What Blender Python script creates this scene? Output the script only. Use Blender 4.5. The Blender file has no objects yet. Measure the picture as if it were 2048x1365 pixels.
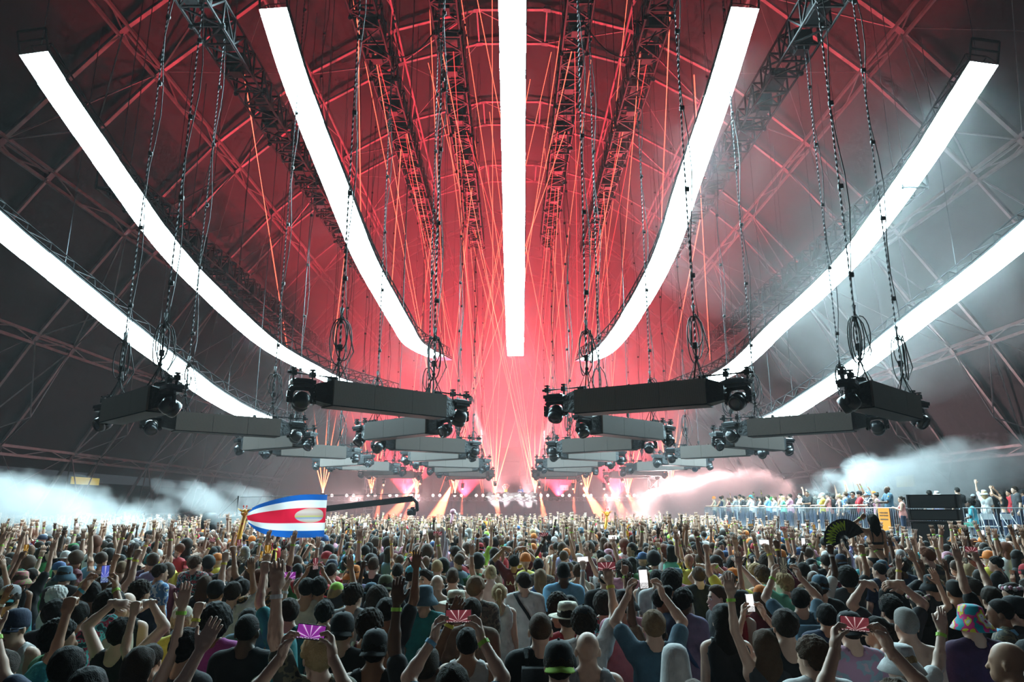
import bpy, math, random
import numpy as np
from mathutils import Vector, Matrix
random.seed(7); np.random.seed(7)
SC = bpy.context.scene
COL = SC.collection
PI = math.pi

# ---------------------------------------------------------------- camera
F_PX, CAM_H, PITCH = 1400.0, 2.55, math.atan(333/1400.0)
cam_d = bpy.data.cameras.new('camera'); cam_d.sensor_width = 36.0
cam_d.lens = F_PX/2048*36.0; cam_d.clip_end = 400
cam = bpy.data.objects.new('camera', cam_d); COL.objects.link(cam)
cam.location = (0, 0, CAM_H); cam.rotation_euler = (PI/2+PITCH, 0, 0)
SC.camera = cam
CP, SP = math.cos(PITCH), math.sin(PITCH)
def ray(u, v):
    a, b = (u-1024)/F_PX, (682.5-v)/F_PX
    return Vector((a, CP-b*SP, SP+b*CP))
def atD(u, v, D): return Vector((0, 0, CAM_H))+ray(u, v)*D            # depth along the lens axis
def atY(u, v, Y): r = ray(u, v); return Vector((0, 0, CAM_H))+r*(Y/r.y)
def atZ(u, v, z): r = ray(u, v); return Vector((0, 0, CAM_H))+r*((z-CAM_H)/r.z)
def proj(p):
    d = p[1]*CP+(p[2]-CAM_H)*SP
    return 1024+F_PX*p[0]/d, 682.5-F_PX*((p[2]-CAM_H)*CP-p[1]*SP)/d, d

# ---------------------------------------------------------------- world, view, light
W = bpy.data.worlds.new('world'); SC.world = W; W.use_nodes = True
W.node_tree.nodes['Background'].inputs[0].default_value = (.75, .85, 1, 1)
W.node_tree.nodes['Background'].inputs[1].default_value = .05
SC.view_settings.view_transform = 'Standard'; SC.view_settings.look = 'None'
SC.view_settings.gamma = 1.0; SC.view_settings.use_curve_mapping = False
SC.view_settings.exposure = 0.0
cy = SC.cycles
cy.max_bounces = 3; cy.diffuse_bounces = 2; cy.glossy_bounces = 2; cy.transmission_bounces = 2
cy.volume_bounces = 1; cy.transparent_max_bounces = 40
cy.caustics_reflective = False; cy.caustics_refractive = False
cy.sample_clamp_indirect = 4.0
cy.use_denoising = True; cy.use_light_tree = False; cy.adaptive_threshold = .08; cy.adaptive_min_samples = 8
cy.volume_step_rate = 2.0; cy.volume_max_steps = 96
LED_STRENGTH = 75.0
HAZE = dict(near=.0004, mid=.0022, far=.014)

# ---------------------------------------------------------------- materials
MATS = {}
def mat(name, col, rough=.6, metal=0.0, emit=0.0, emit_col=None, noise=None, bump=None, spec=.4):
    if name in MATS: return MATS[name]
    m = bpy.data.materials.new(name); m.use_nodes = True
    nt = m.node_tree; b = nt.nodes['Principled BSDF']
    b.inputs['Base Color'].default_value = (*col, 1); b.inputs['Roughness'].default_value = rough
    b.inputs['Metallic'].default_value = metal; b.inputs['Specular IOR Level'].default_value = spec
    if emit:
        b.inputs['Emission Color'].default_value = (*(emit_col or col), 1); b.inputs['Emission Strength'].default_value = emit
    if noise:                                     # (scale, amount): colour grain of the thing itself
        t = nt.nodes.new('ShaderNodeTexCoord'); n = nt.nodes.new('ShaderNodeTexNoise'); n.inputs['Scale'].default_value = noise[0]
        n.inputs['Detail'].default_value = 4
        r = nt.nodes.new('ShaderNodeMixRGB'); r.blend_type = 'MULTIPLY'; r.inputs[0].default_value = 1
        cr = nt.nodes.new('ShaderNodeValToRGB'); a = noise[1]
        cr.color_ramp.elements[0].position = .3; cr.color_ramp.elements[1].position = .7
        cr.color_ramp.elements[0].color = (1-a, 1-a, 1-a, 1); cr.color_ramp.elements[1].color = (1, 1, 1, 1)
        nt.links.new(t.outputs['Object'], n.inputs['Vector']); nt.links.new(n.outputs['Fac'], cr.inputs[0])
        r.inputs[1].default_value = (*col, 1); nt.links.new(cr.outputs[0], r.inputs[2]); nt.links.new(r.outputs[0], b.inputs['Base Color'])
    if bump:
        t = nt.nodes.new('ShaderNodeTexCoord'); n = nt.nodes.new('ShaderNodeTexNoise'); n.inputs['Scale'].default_value = bump[0]
        n.inputs['Detail'].default_value = 3
        bp = nt.nodes.new('ShaderNodeBump'); bp.inputs['Strength'].default_value = bump[1]; bp.inputs['Distance'].default_value = bump[2] if len(bump) > 2 else .02
        nt.links.new(t.outputs['Object'], n.inputs['Vector']); nt.links.new(n.outputs['Fac'], bp.inputs['Height']); nt.links.new(bp.outputs[0], b.inputs['Normal'])
    MATS[name] = m
    return m
def pattern_mat(name, cols, scale=9, rough=.8, kind='noise'):
    """printed cloth: blotches of several colours"""
    if name in MATS: return MATS[name]
    m = mat(name, cols[0], rough); nt = m.node_tree; b = nt.nodes['Principled BSDF']
    t = nt.nodes.new('ShaderNodeTexCoord')
    if kind == 'noise':
        n = nt.nodes.new('ShaderNodeTexNoise'); n.inputs['Scale'].default_value = scale; n.inputs['Detail'].default_value = 2; out = n.outputs['Fac']
    else:
        n = nt.nodes.new('ShaderNodeTexVoronoi'); n.inputs['Scale'].default_value = scale; out = n.outputs['Color']
    cr = nt.nodes.new('ShaderNodeValToRGB'); cr.color_ramp.interpolation = 'CONSTANT'
    e = cr.color_ramp.elements
    lo, hi = (.36, .62) if kind == 'noise' else (0, .9)
    for i, c in enumerate(cols):
        p = 0 if i == 0 else lo+(hi-lo)*(i/max(1, len(cols)-1))
        if i < 2: el = e[i]; el.position = p
        else: el = e.new(p)
        el.color = (*c, 1)
    nt.links.new(t.outputs['Object'], n.inputs['Vector']); nt.links.new(out, cr.inputs[0]); nt.links.new(cr.outputs[0], b.inputs['Base Color'])
    return m
def beam_mat(name, col, strength, fade=None):
    """light beam in haze: adds light, hides nothing"""
    m = bpy.data.materials.new(name); m.use_nodes = True; nt = m.node_tree; nt.nodes.clear()
    o = nt.nodes.new('ShaderNodeOutputMaterial'); a = nt.nodes.new('ShaderNodeAddShader')
    e = nt.nodes.new('ShaderNodeEmission'); tr = nt.nodes.new('ShaderNodeBsdfTransparent')
    e.inputs[0].default_value = (*col, 1); e.inputs[1].default_value = strength
    if fade:                                      # beam spreads out: weaker along its own length (object Z from 0 to fade)
        t = nt.nodes.new('ShaderNodeTexCoord'); s = nt.nodes.new('ShaderNodeSeparateXYZ'); mr = nt.nodes.new('ShaderNodeMapRange')
        mr.inputs[1].default_value = 0; mr.inputs[2].default_value = fade; mr.inputs[3].default_value = strength; mr.inputs[4].default_value = 0
        mr.interpolation_type = 'SMOOTHSTEP'
        nt.links.new(t.outputs['Object'], s.inputs[0]); nt.links.new(s.outputs[2], mr.inputs[0]); nt.links.new(mr.outputs[0], e.inputs[1])
    nt.links.new(e.outputs[0], a.inputs[0]); nt.links.new(tr.outputs[0], a.inputs[1]); nt.links.new(a.outputs[0], o.inputs[0])
    m.cycles.emission_sampling = 'NONE'
    MATS[name] = m
    return m

# ---------------------------------------------------------------- mesh helpers
def basis(d, up=None):
    d = Vector(d).normalized(); up = Vector(up) if up else (Vector((0, 0, 1)) if abs(d.z) < .95 else Vector((1, 0, 0)))
    x = d.cross(up).normalized(); y = x.cross(d).normalized()
    return x, y, d
class MB:
    def __init__(s): s.v = []; s.f = []; s.m = []
    def add(s, vs, fs, mi=0):
        o = len(s.v); s.v += [tuple(p) for p in vs]; s.f += [tuple(i+o for i in f) for f in fs]; s.m += [mi]*len(fs); return s
    def box(s, c, size, R=None, mi=0, taper=1.0):
        c = Vector(c); hx, hy, hz = size[0]/2, size[1]/2, size[2]/2; vs = []
        for z in (-1, 1):
            k = taper if z > 0 else 1
            for x, y in ((-1, -1), (1, -1), (1, 1), (-1, 1)):
                p = Vector((x*hx*k, y*hy*k, z*hz)); vs.append(c+(R @ p if R else p))
        return s.add(vs, [(3, 2, 1, 0), (4, 5, 6, 7), (0, 1, 5, 4), (1, 2, 6, 5), (2, 3, 7, 6), (3, 0, 4, 7)], mi)
    def bar(s, a, b, w, h=None, mi=0, up=None):
        a, b = Vector(a), Vector(b); x, y, d = basis(b-a, up); h = h or w
        vs = [p+x*sx*w/2+y*sy*h/2 for p in (a, b) for sx, sy in ((-1, -1), (1, -1), (1, 1), (-1, 1))]
        return s.add(vs, [(3, 2, 1, 0), (4, 5, 6, 7), (0, 1, 5, 4), (1, 2, 6, 5), (2, 3, 7, 6), (3, 0, 4, 7)], mi)
    def tube(s, pts, r, n=8, mi=0, cap=True):
        pts = [Vector(p) for p in pts]; rs = r if isinstance(r, (list, tuple)) else [r]*len(pts)
        vs, fs = [], []; px = None
        for i, p in enumerate(pts):
            d = (pts[min(i+1, len(pts)-1)]-pts[max(i-1, 0)])
            if d.length < 1e-9: d = Vector((0, 0, 1))
            d.normalize()
            if px is None: x, y, _ = basis(d)
            else:
                x = px-d*px.dot(d); x = x.normalized() if x.length > 1e-6 else basis(d)[0]; y = d.cross(x)
            px = x
            vs += [p+(x*math.cos(2*PI*k/n)+y*math.sin(2*PI*k/n))*rs[i] for k in range(n)]
        for i in range(len(pts)-1):
            fs += [(i*n+k, i*n+(k+1) % n, (i+1)*n+(k+1) % n, (i+1)*n+k) for k in range(n)]
        if cap: fs += [tuple(range(n-1, -1, -1)), tuple((len(pts)-1)*n+k for k in range(n))]
        return s.add(vs, fs, mi)
    def lathe(s, prof, c=(0, 0, 0), n=20, mi=0, R=None, sx=1, sy=1):
        c = Vector(c); vs = []; fs = []
        for r, z in prof:
            for k in range(n):
                p = Vector((r*sx*math.cos(2*PI*k/n), r*sy*math.sin(2*PI*k/n), z)); vs.append(c+(R @ p if R else p))
        for i in range(len(prof)-1):
            fs += [(i*n+k, i*n+(k+1) % n, (i+1)*n+(k+1) % n, (i+1)*n+k) for k in range(n)]
        fs += [tuple(range(n-1, -1, -1)), tuple((len(prof)-1)*n+k for k in range(n))]
        return s.add(vs, fs, mi)
    def ball(s, c, r, n=12, mi=0, R=None):
        rr = r if isinstance(r, (tuple, list)) else (r, r, r); m = max(5, n//2)
        prof = [(math.sin(PI*(i+.02)/(m+.04)), -math.cos(PI*(i+.02)/(m+.04))) for i in range(m+1)]
        c = Vector(c); vs = []; fs = []
        for a, z in prof:
            for k in range(n):
                p = Vector((rr[0]*a*math.cos(2*PI*k/n), rr[1]*a*math.sin(2*PI*k/n), rr[2]*z)); vs.append(c+(R @ p if R else p))
        for i in range(m): fs += [(i*n+k, i*n+(k+1) % n, (i+1)*n+(k+1) % n, (i+1)*n+k) for k in range(n)]
        fs += [tuple(range(n-1, -1, -1)), tuple(m*n+k for k in range(n))]
        return s.add(vs, fs, mi)
    def mesh(s, name, mats, smooth=False):
        me = bpy.data.meshes.new(name); me.from_pydata(s.v, [], s.f)
        for m in (mats if isinstance(mats, (list, tuple)) else [mats]): me.materials.append(m)
        if any(s.m): me.polygons.foreach_set('material_index', s.m)
        if smooth: me.polygons.foreach_set('use_smooth', [True]*len(s.f))
        me.update(); return me
    def build(s, name, mats, parent=None, smooth=False):
        return link(name, s.mesh(name, mats, smooth), parent)
def link(name, data, parent=None, loc=None, rot=None, scale=None):
    o = bpy.data.objects.new(name, data); COL.objects.link(o)
    if parent is not None: o.parent = parent
    if loc is not None: o.location = loc
    if rot is not None: o.rotation_euler = rot
    if scale is not None: o.scale = scale
    return o
def tag(o, label=None, cat=None, group=None, kind=None):
    if label: o['label'] = label
    if cat: o['category'] = cat
    if group: o['group'] = group
    if kind: o['kind'] = kind
    return o
def thing(name, label, cat, loc=(0, 0, 0), rz=0.0, group=None, kind=None):
    o = link(name, None, None, loc, (0, 0, rz)); o.empty_display_size = .2
    return tag(o, label, cat, group, kind)
def place_along(o, a, b):
    """put an object whose mesh runs along +Z from 0 so that it goes from a towards b"""
    a, b = Vector(a), Vector(b); o.location = a
    o.rotation_mode = 'QUATERNION'; o.rotation_quaternion = (b-a).to_track_quat('Z', 'Y')
    return o

M_BLACK = mat('black_paint', (.008, .0085, .01), .55, spec=.2)
M_BLKGLOSS = mat('black_plastic', (.016, .018, .022), .28, spec=.6)
M_STEEL = mat('galvanised_steel', (.5, .52, .56), .5, .25, noise=(30, .15))
M_ALU = mat('tent_aluminium', (.2, .165, .165), .5, .15, noise=(3, .3))
M_CHAIN = mat('hoist_chain_steel', (.07, .075, .08), .4, .6)
M_CABLE = mat('black_cable_rubber', (.01, .01, .011), .5)
# ================================================================ the tent
HC, HW = 30.0, 30.0
Y0, Y1 = -9.0, 84.0
PITCH_A, HALF = 9.3, 1.5
def vault(x): return HC*(1-(abs(x)/HW)**2.0)
M_FABRIC = mat('tent_fabric_dark', (.0085, .0075, .0095), .85, bump=(1.2, .35, .1), noise=(.5, .3))
def roof():
    xs = [-HW*math.sqrt(1-4.2/HC)]+[HW*t for t in np.linspace(-.9, .9, 37)]+[HW*math.sqrt(1-4.2/HC)]
    ys = np.arange(Y0, Y1+.1, 3.0); b = MB(); n = len(xs); vs = []
    for th in (0, .12):
        for y in ys:
            for x in xs: vs.append((x, y, vault(x)+.55+th))
    fs = []; m = len(ys); o = n*m
    for j in range(m-1):
        for i in range(n-1):
            a = j*n+i; fs.append((a, a+n, a+n+1, a+1)); fs.append((o+a, o+a+1, o+a+n+1, o+a+n))
    b.add(vs, fs)
    o_ = b.build('ceiling', M_FABRIC, smooth=True); o_['kind'] = 'structure'
    b = MB(); pts = [(x, vault(x)+.6) for x in xs]
    vs = [(x, Y1, max(0, z)) for x, z in pts]+[(x, Y1, 0) for x, z in pts]+[(x, Y1+.1, max(0, z)) for x, z in pts]+[(x, Y1+.1, 0) for x, z in pts]
    k = len(pts); fs = []
    for i in range(k-1): fs += [(i, i+1, k+i+1, k+i), (2*k+i+1, 2*k+i, 3*k+i, 3*k+i+1)]
    b.add(vs, fs); o_ = b.build('wall_back', M_FABRIC); o_['kind'] = 'structure'
    for s, nm in ((-1, 'wall_left'), (1, 'wall_right')):      # dark low skirt outside the legs of the tent
        b = MB(); b.box((s*32.5, (Y0+Y1)/2, 2.2), (.12, Y1-Y0, 4.4)); o_ = b.build(nm, mat('skirt_dark', (.02, .021, .024), .9)); o_['kind'] = 'structure'
    b = MB(); b.box((0, 37, -.1), (70, 96, .2)); o_ = b.build('floor', mat('asphalt', (.03, .03, .032), .9, noise=(6, .4), bump=(40, .3))); o_['kind'] = 'structure'
roof()
NODES = [2.0, 6.7, 11.4, 16.0, 20.2, 24.1, 27.2, 29.2]
NODES = [-x for x in reversed(NODES)]+NODES
_b = MB(); _b.box((0, 0, 0), (.4, .3, .16)); JOINT = _b.mesh('joint_plate', mat('joint_steel_dark', (.07, .065, .07), .5, .4))
ORD9 = ['farthest from the stage', 'eighth from the stage', 'seventh from the stage', 'sixth from the stage', 'fifth from the stage', 'fourth from the stage', 'just before the stage', 'right above the stage', 'at the back wall']
def arch(yc, k):
    t = thing('arch_truss', f'pale steel arch truss of the tent roof, {ORD9[k]}', 'truss', (0, yc, 0), group='arch trusses of the tent roof')
    half = HALF
    for s in (-1, 1):
        b = MB()
        for i in range(len(NODES)-1):
            p = Vector((NODES[i], s*half, vault(NODES[i])+.3)); q = Vector((NODES[i+1], s*half, vault(NODES[i+1])+.3))
            d = (q-p).normalized(); b.bar(p+d*.18, q-d*.18, .19, .13)
        b.bar((NODES[0], s*half, vault(NODES[0])+.3), (NODES[0]*1.045, s*half, 0), .19, .13)
        b.bar((NODES[-1], s*half, vault(NODES[-1])+.3), (NODES[-1]*1.045, s*half, 0), .19, .13)
        b.build('chord', M_ALU, t)
    b = MB()
    for i in range(len(NODES)-1):
        x0, x1 = NODES[i], NODES[i+1]; s = 1 if i % 2 else -1
        b.bar((x0, -half*s, vault(x0)+.3), (x1, half*s, vault(x1)+.3), .07)
        b.bar((x0, -half, vault(x0)+.3), (x0, half, vault(x0)+.3), .09)
        xm = (x0+x1)/2; n = Vector((-2*xm*HC/HW**2, 0, 0)); inner = Vector((xm*.965, 0, vault(xm)-1.0))
        if abs(xm) > 15:
            for y in (-half, half):
                b.bar((x0, y, vault(x0)+.3), inner, .055); b.bar((x1, y, vault(x1)+.3), inner, .055)
    b.build('bracing', M_ALU, t)
    for x in NODES:
        for s in (-1, 1): link('joint_plate', JOINT, t, (x, s*half, vault(x)+.28), (0, math.atan(2*x*HC/HW**2), 0))
for k in range(9): arch(8+PITCH_A*k, k)
ORDP = ['first', 'second', 'third', 'fourth', 'fifth', 'sixth', 'seventh', 'eighth']
SIDE = lambda x: 'flag side' if x < 0 else 'deck side'
def purlin(x, k):
    t = thing('roof_purlin', f'long steel roof purlin, {ORDP[min(k, 15-k)]} up from the wall on the {SIDE(x)}', 'truss', (x, 0, 0), group='purlins of the tent roof')
    z = vault(x)+.22; s = 1 if x > 0 else -1
    a = math.atan2(2*abs(x)*HC/HW**2, 1); off = Vector((-s*math.cos(a)*.5, 0, math.sin(a)*.5))
    for sg in (-.5, .5):
        b = MB(); b.bar(Vector((0, 3, z))+off*sg, Vector((0, Y1, z))+off*sg, .11, .15); b.build('chord', M_ALU, t)
    if abs(x) > 4:
        b = MB(); V = []
        for j in range(36):
            y = 4+2.2*j; b.bar(Vector((0, y, z))+off*(.5 if j % 2 else -.5), Vector((0, y+2.2, z))+off*(-.5 if j % 2 else .5), .05)
        b.build('bracing', M_ALU, t)
for k, x in enumerate(NODES):
    if abs(x) > 3: purlin(x, k)
# cross cables on the roof panels
def cross_cable(x0, x1, y, k, j):
    b = MB()
    for xa, xb in ((x0, x1), (x1, x0)):
        b.bar((xa, y, vault(xa)+.35), (xb, y+PITCH_A-2*HALF, vault(xb)+.35), .028)
    tag(b.build('bracing_cable', M_ALU), f'thin crossed bracing cables, {ORDP[6-j]} roof bay from the stage, {ORDP[min(k, 14-k)]} panel up, {SIDE(x0)}', 'bracing', 'crossed bracing cables of the tent roof')
for j in range(7):
    for i in range(0, len(NODES)-1):
        if abs(NODES[i]+NODES[i+1]) > 6 and (i+j) % 3 == 0: cross_cable(NODES[i], NODES[i+1], 8+HALF+PITCH_A*j, i, j)
# black rigging trusses along the roof with fixtures
def box_truss(b, a, c, w, h, r=.032, step=.8, n=6):
    a, c = Vector(a), Vector(c); x, y, d = basis(c-a); L = (c-a).length
    cor = [(-w/2, -h/2), (w/2, -h/2), (w/2, h/2), (-w/2, h/2)]
    for p, q in cor: b.tube([a+x*p+y*q, c+x*p+y*q], r, n)
    k = max(1, int(L/step))
    for i in range(k):
        t0, t1 = a+d*(L*i/k), a+d*(L*(i+1)/k)
        for m in range(4):
            p, q = cor[m], cor[(m+1) % 4]
            b.bar(t0+x*p[0]+y*p[1], t0+x*q[0]+y*q[1], r*1.2)
            if i % 2: p, q = q, p
            b.bar(t0+x*p[0]+y*p[1], t1+x*q[0]+y*q[1], r*1.1)
def rig_truss(x, z, ya, yb, label, group):
    t = thing('rigging_truss', label, 'truss', (x, ya, z), group=group)
    b = MB(); box_truss(b, (0, 0, 0), (0, yb-ya, 0), .95, .95, .05, .9); b.build('lattice', M_BLACK, t)
    for i in range(int((yb-ya)/1.25)):
        y = .8+i*1.25; b = MB(); kind = (i*7+int(x*3)) % 3
        if kind == 0: b.box((0, y, -.1), (.62, .55, .5)); b.box((0, y, -.45), (.4, .36, .2)); nm = 'strobe_unit'
        elif kind == 1: b.tube([(-.55, y, -.42), (.55, y, -.42)], .05); b.ball((-.5, y, -.5), .1, 8); b.ball((.5, y, -.5), .1, 8); nm = 'clamp_pipe'
        else: b.box((.05, y, .05), (.5, .9, .45)); nm = 'motor_box'
        b.build(nm, M_BLACK, t)
    for i in range(int((yb-ya)/6)+1):
        y = .5+i*6; b = MB(); b.tube([(0, y, .3), (0, y, vault(x)+.3-z)], .02, 5); b.build('suspension_chain', M_CHAIN, t)
for x in (-2.45, 2.45): rig_truss(x, 20.5, 16, 46, 'black lattice truss beside the centre light ribbon on the '+SIDE(x), 'inner black rigging trusses')
for x in (-5.3, 5.3): rig_truss(x, 20.2, 16, 47, 'black lattice truss second out from the centre light ribbon, '+SIDE(x), 'outer black rigging trusses')
for x in (-9.8, 9.8): rig_truss(x, 18.1, 15, 46, 'black lattice truss between two slanting light ribbons, '+SIDE(x), 'side black rigging trusses')
for x in (-15.0, 15.0): rig_truss(x, 14.6, 24, 54, 'black lattice truss low on the roof slope, '+SIDE(x), 'low side rigging trusses')
# sagging cable swags between the trusses
for s in (-1, 1):
    b = MB(); a, c = Vector((s*2.45, 22.0, 20.0)), Vector((s*5.3, 22.4, 19.6))
    b.tube([a.lerp(c, t)+Vector((0, 0, -2.6*4*t*(1-t)*.55)) for t in np.linspace(0, 1, 14)], .025, 6)
    tag(b.build('cable_swag', M_CABLE), 'black cable sagging between two rigging trusses on the '+SIDE(s), 'cable', 'cable swags under the roof')

# ================================================================ curved LED ribbons
M_LED = mat('led_white_lit', (.8, .8, .8), .5, emit=LED_STRENGTH, emit_col=(.6, .91, 1.0))
M_LEDDIM = mat('led_white_dim', (.3, .3, .32), .5, emit=.55, emit_col=(.85, 1.0, .97))
M_LEDOFF = mat('led_panel_off', (.05, .045, .06), .4)
def catmull(P, n):
    P = [P[0]*2-P[1]]+P+[P[-1]*2-P[-2]]; out = []; segs = len(P)-3
    dense = []
    for i in range(segs):
        a, b, c, d = P[i:i+4]
        for k in range(24):
            t = k/24; dense.append(.5*((2*b)+(c-a)*t+(2*a-5*b+4*c-d)*t*t+(3*b-a-3*c+d)*t**3))
    dense.append(P[-2]); L = [0]
    for i in range(1, len(dense)): L.append(L[-1]+(dense[i]-dense[i-1]).length)
    for k in range(n+1):
        s = L[-1]*k/n; i = max(1, next((j for j in range(1, len(L)) if L[j] >= s-1e-9), len(L)-1))
        t = (s-L[i-1])/max(1e-9, L[i]-L[i-1]); out.append(dense[i-1].lerp(dense[i], t))
    return out
def ribbon(px, depths, label, tilt, lit, tail=0, w=.92):
    """px: picture points of the centre line used to find where the ribbon hangs; depths in metres"""
    P = [atD(u, v, D) for (u, v), D in zip(px, depths)]
    L = sum((P[i+1]-P[i]).length for i in range(len(P)-1)); n = max(12, int(L/.95))
    C = catmull(P, n)
    t = thing('led_ribbon', label, 'light ribbon', tuple(C[0]), group=None)
    o = C[0]; wv = Vector((1, 0, tilt)).normalized(); frames = []
    for i in range(n+1):
        d = (C[min(i+1, n)]-C[max(i-1, 0)]).normalized(); nn = wv.cross(d).normalized()
        if nn.z > 0: nn = -nn
        frames.append((C[i]-o, d, nn))
    for i in range(n):
        a, d0, n0 = frames[i]; c, d1, n1 = frames[i+1]; g = d0*.008; j = wv*random.uniform(-.012, .012)
        vs = []
        for p, nn in ((a+g, n0), (c-g, n1)):
            vs += [p-wv*w/2+j, p+wv*w/2+j, p+wv*w/2-nn*.1+j, p-wv*w/2-nn*.1+j]
        b = MB(); b.add(vs, [(0, 4, 5, 1)], 0); b.add(vs, [(3, 2, 6, 7), (0, 3, 7, 4), (1, 5, 6, 2), (0, 1, 2, 3), (4, 7, 6, 5)], 1)
        f = i/n; m = M_LED if f < lit else (M_LEDDIM if f < lit+.05 else M_LEDOFF)
        b.build('led_panel', [m, M_BLACK], t)
    b = MB()                                        # backing truss, above the panels
    for s, off in ((-1, .16), (1, .16), (-.75, .75), (.75, .75)):
        b.tube([p+wv*s*w*.5-nn*off for p, d, nn in frames], .03, 5)
    for i in range(n):
        p, d, nn = frames[i]; q, d1, n1 = frames[i+1]
        for s in (-1, 1):
            b.bar(p+wv*s*w*.5-nn*.16, q+wv*s*w*.375-n1*.75, .03); b.bar(p+wv*s*w*.375-nn*.75, p+wv*s*w*.5-nn*.16, .03)
        b.bar(p+wv*w*.375-nn*.75, p-wv*w*.375-nn*.75, .03)
    b.build('backing_truss', M_BLACK, t)
    b = MB()                                        # end frame and hangers
    for i in range(0, n, 5):
        p, d, nn = frames[i]; top = p-nn*.75; x = (o+top).x
        if vault(x) > (o+top).z+.3: b.tube([top, Vector((top.x, top.y, vault(x)+.35-o.z))], .018, 5)
    b.build('hanger_cable', M_CHAIN, t)
    b = MB()
    p, d, nn = frames[0]
    for s in (-1, 1): b.bar(p+wv*s*w*.5-nn*.1, p+wv*s*w*.5-nn*.75-d*.5, .06)
    b.bar(p+wv*w*.5-nn*.75-d*.5, p-wv*w*.5-nn*.75-d*.5, .06); b.bar(p+wv*w*.5-nn*.4-d*.28, p-wv*w*.5-nn*.4-d*.28, .05)
    b.build('end_frame', M_BLACK, t)
    return C
R0 = ribbon([(1024, -60), (1025, 0), (1026, 200), (1028, 400), (1029, 560), (1030, 670), (1031, 712)], [22.5, 23.4, 26, 29, 32, 37, 41],
            'straight white light ribbon in the middle, running down towards the stage', 0, 1.0)
R1 = ribbon([(546, 16), (597, 180), (670, 368), (731, 520), (803, 650), (832, 692), (890, 722)], [23.5, 25, 26.5, 29, 32.5, 35.5, 43],
            'white light ribbon next to the middle one, on the flag side', .09, .86)
R2 = ribbon([(66, 106), (125, 196), (231, 350), (340, 500), (433, 597), (535, 688), (625, 740), (680, 765), (790, 793)], [23, 24, 25.5, 27.5, 29.5, 32, 35, 37.5, 45],
            'white light ribbon third out from the wall, flag side' if False else 'long curved white light ribbon between two others, on the flag side', .16, .86)
R3 = ribbon([(-130, 330), (-20, 436), (80, 520), (161, 585), (252, 660), (348, 732), (423, 789), (506, 833), (600, 862)], [22.5, 23.5, 24.7, 25.8, 27.5, 29.5, 31.5, 34.5, 40],
            'lowest white light ribbon on the flag side, along the tent wall', .3, .92)
R4 = ribbon([(1491, 15), (1440, 183), (1377, 366), (1325, 520), (1252, 650), (1205, 705), (1165, 724)], [23.5, 25, 26.5, 29, 32.5, 35.5, 43],
            'white light ribbon next to the middle one, on the deck side', -.09, .9)
R5 = ribbon([(1969, 126), (1914, 213), (1841, 327), (1715, 500), (1640, 580), (1561, 650), (1480, 728), (1420, 762), (1330, 793)], [23, 24, 25.5, 27.8, 29.3, 31, 34, 37.5, 45],
            'long curved white light ribbon in blue haze, between two others, deck side', -.16, .88)
R6 = ribbon([(2180, 360), (2060, 462), (1965, 540), (1822, 650), (1714, 735), (1630, 792), (1556, 836), (1480, 862)], [22.5, 23.6, 25, 27.2, 29.5, 31.8, 34.5, 40],
            'lowest white light ribbon on the deck side, along the tent wall', -.3, .95)
# ================================================================ hung LED bars in zigzag rows
BAR_L, BAR_H, BAR_W = 3.05, .54, .44
M_TILE = mat('led_mesh_face_off', (.085, .075, .07), .45, spec=.3)
def _tile_stripes():
    nt = M_TILE.node_tree; b = nt.nodes['Principled BSDF']; t = nt.nodes.new('ShaderNodeTexCoord')
    w = nt.nodes.new('ShaderNodeTexWave'); w.bands_direction = 'X'; w.inputs['Scale'].default_value = 14
    cr = nt.nodes.new('ShaderNodeValToRGB'); cr.color_ramp.elements[0].color = (.095, .076, .069, 1); cr.color_ramp.elements[1].color = (.145, .118, .107, 1)
    nt.links.new(t.outputs['Object'], w.inputs[0]); nt.links.new(w.outputs['Fac'], cr.inputs[0]); nt.links.new(cr.outputs[0], b.inputs['Base Color'])
_tile_stripes()
M_DRAPE = mat('black_drape', (.014, .015, .018), .5, bump=(9, .8, .05))
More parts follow.
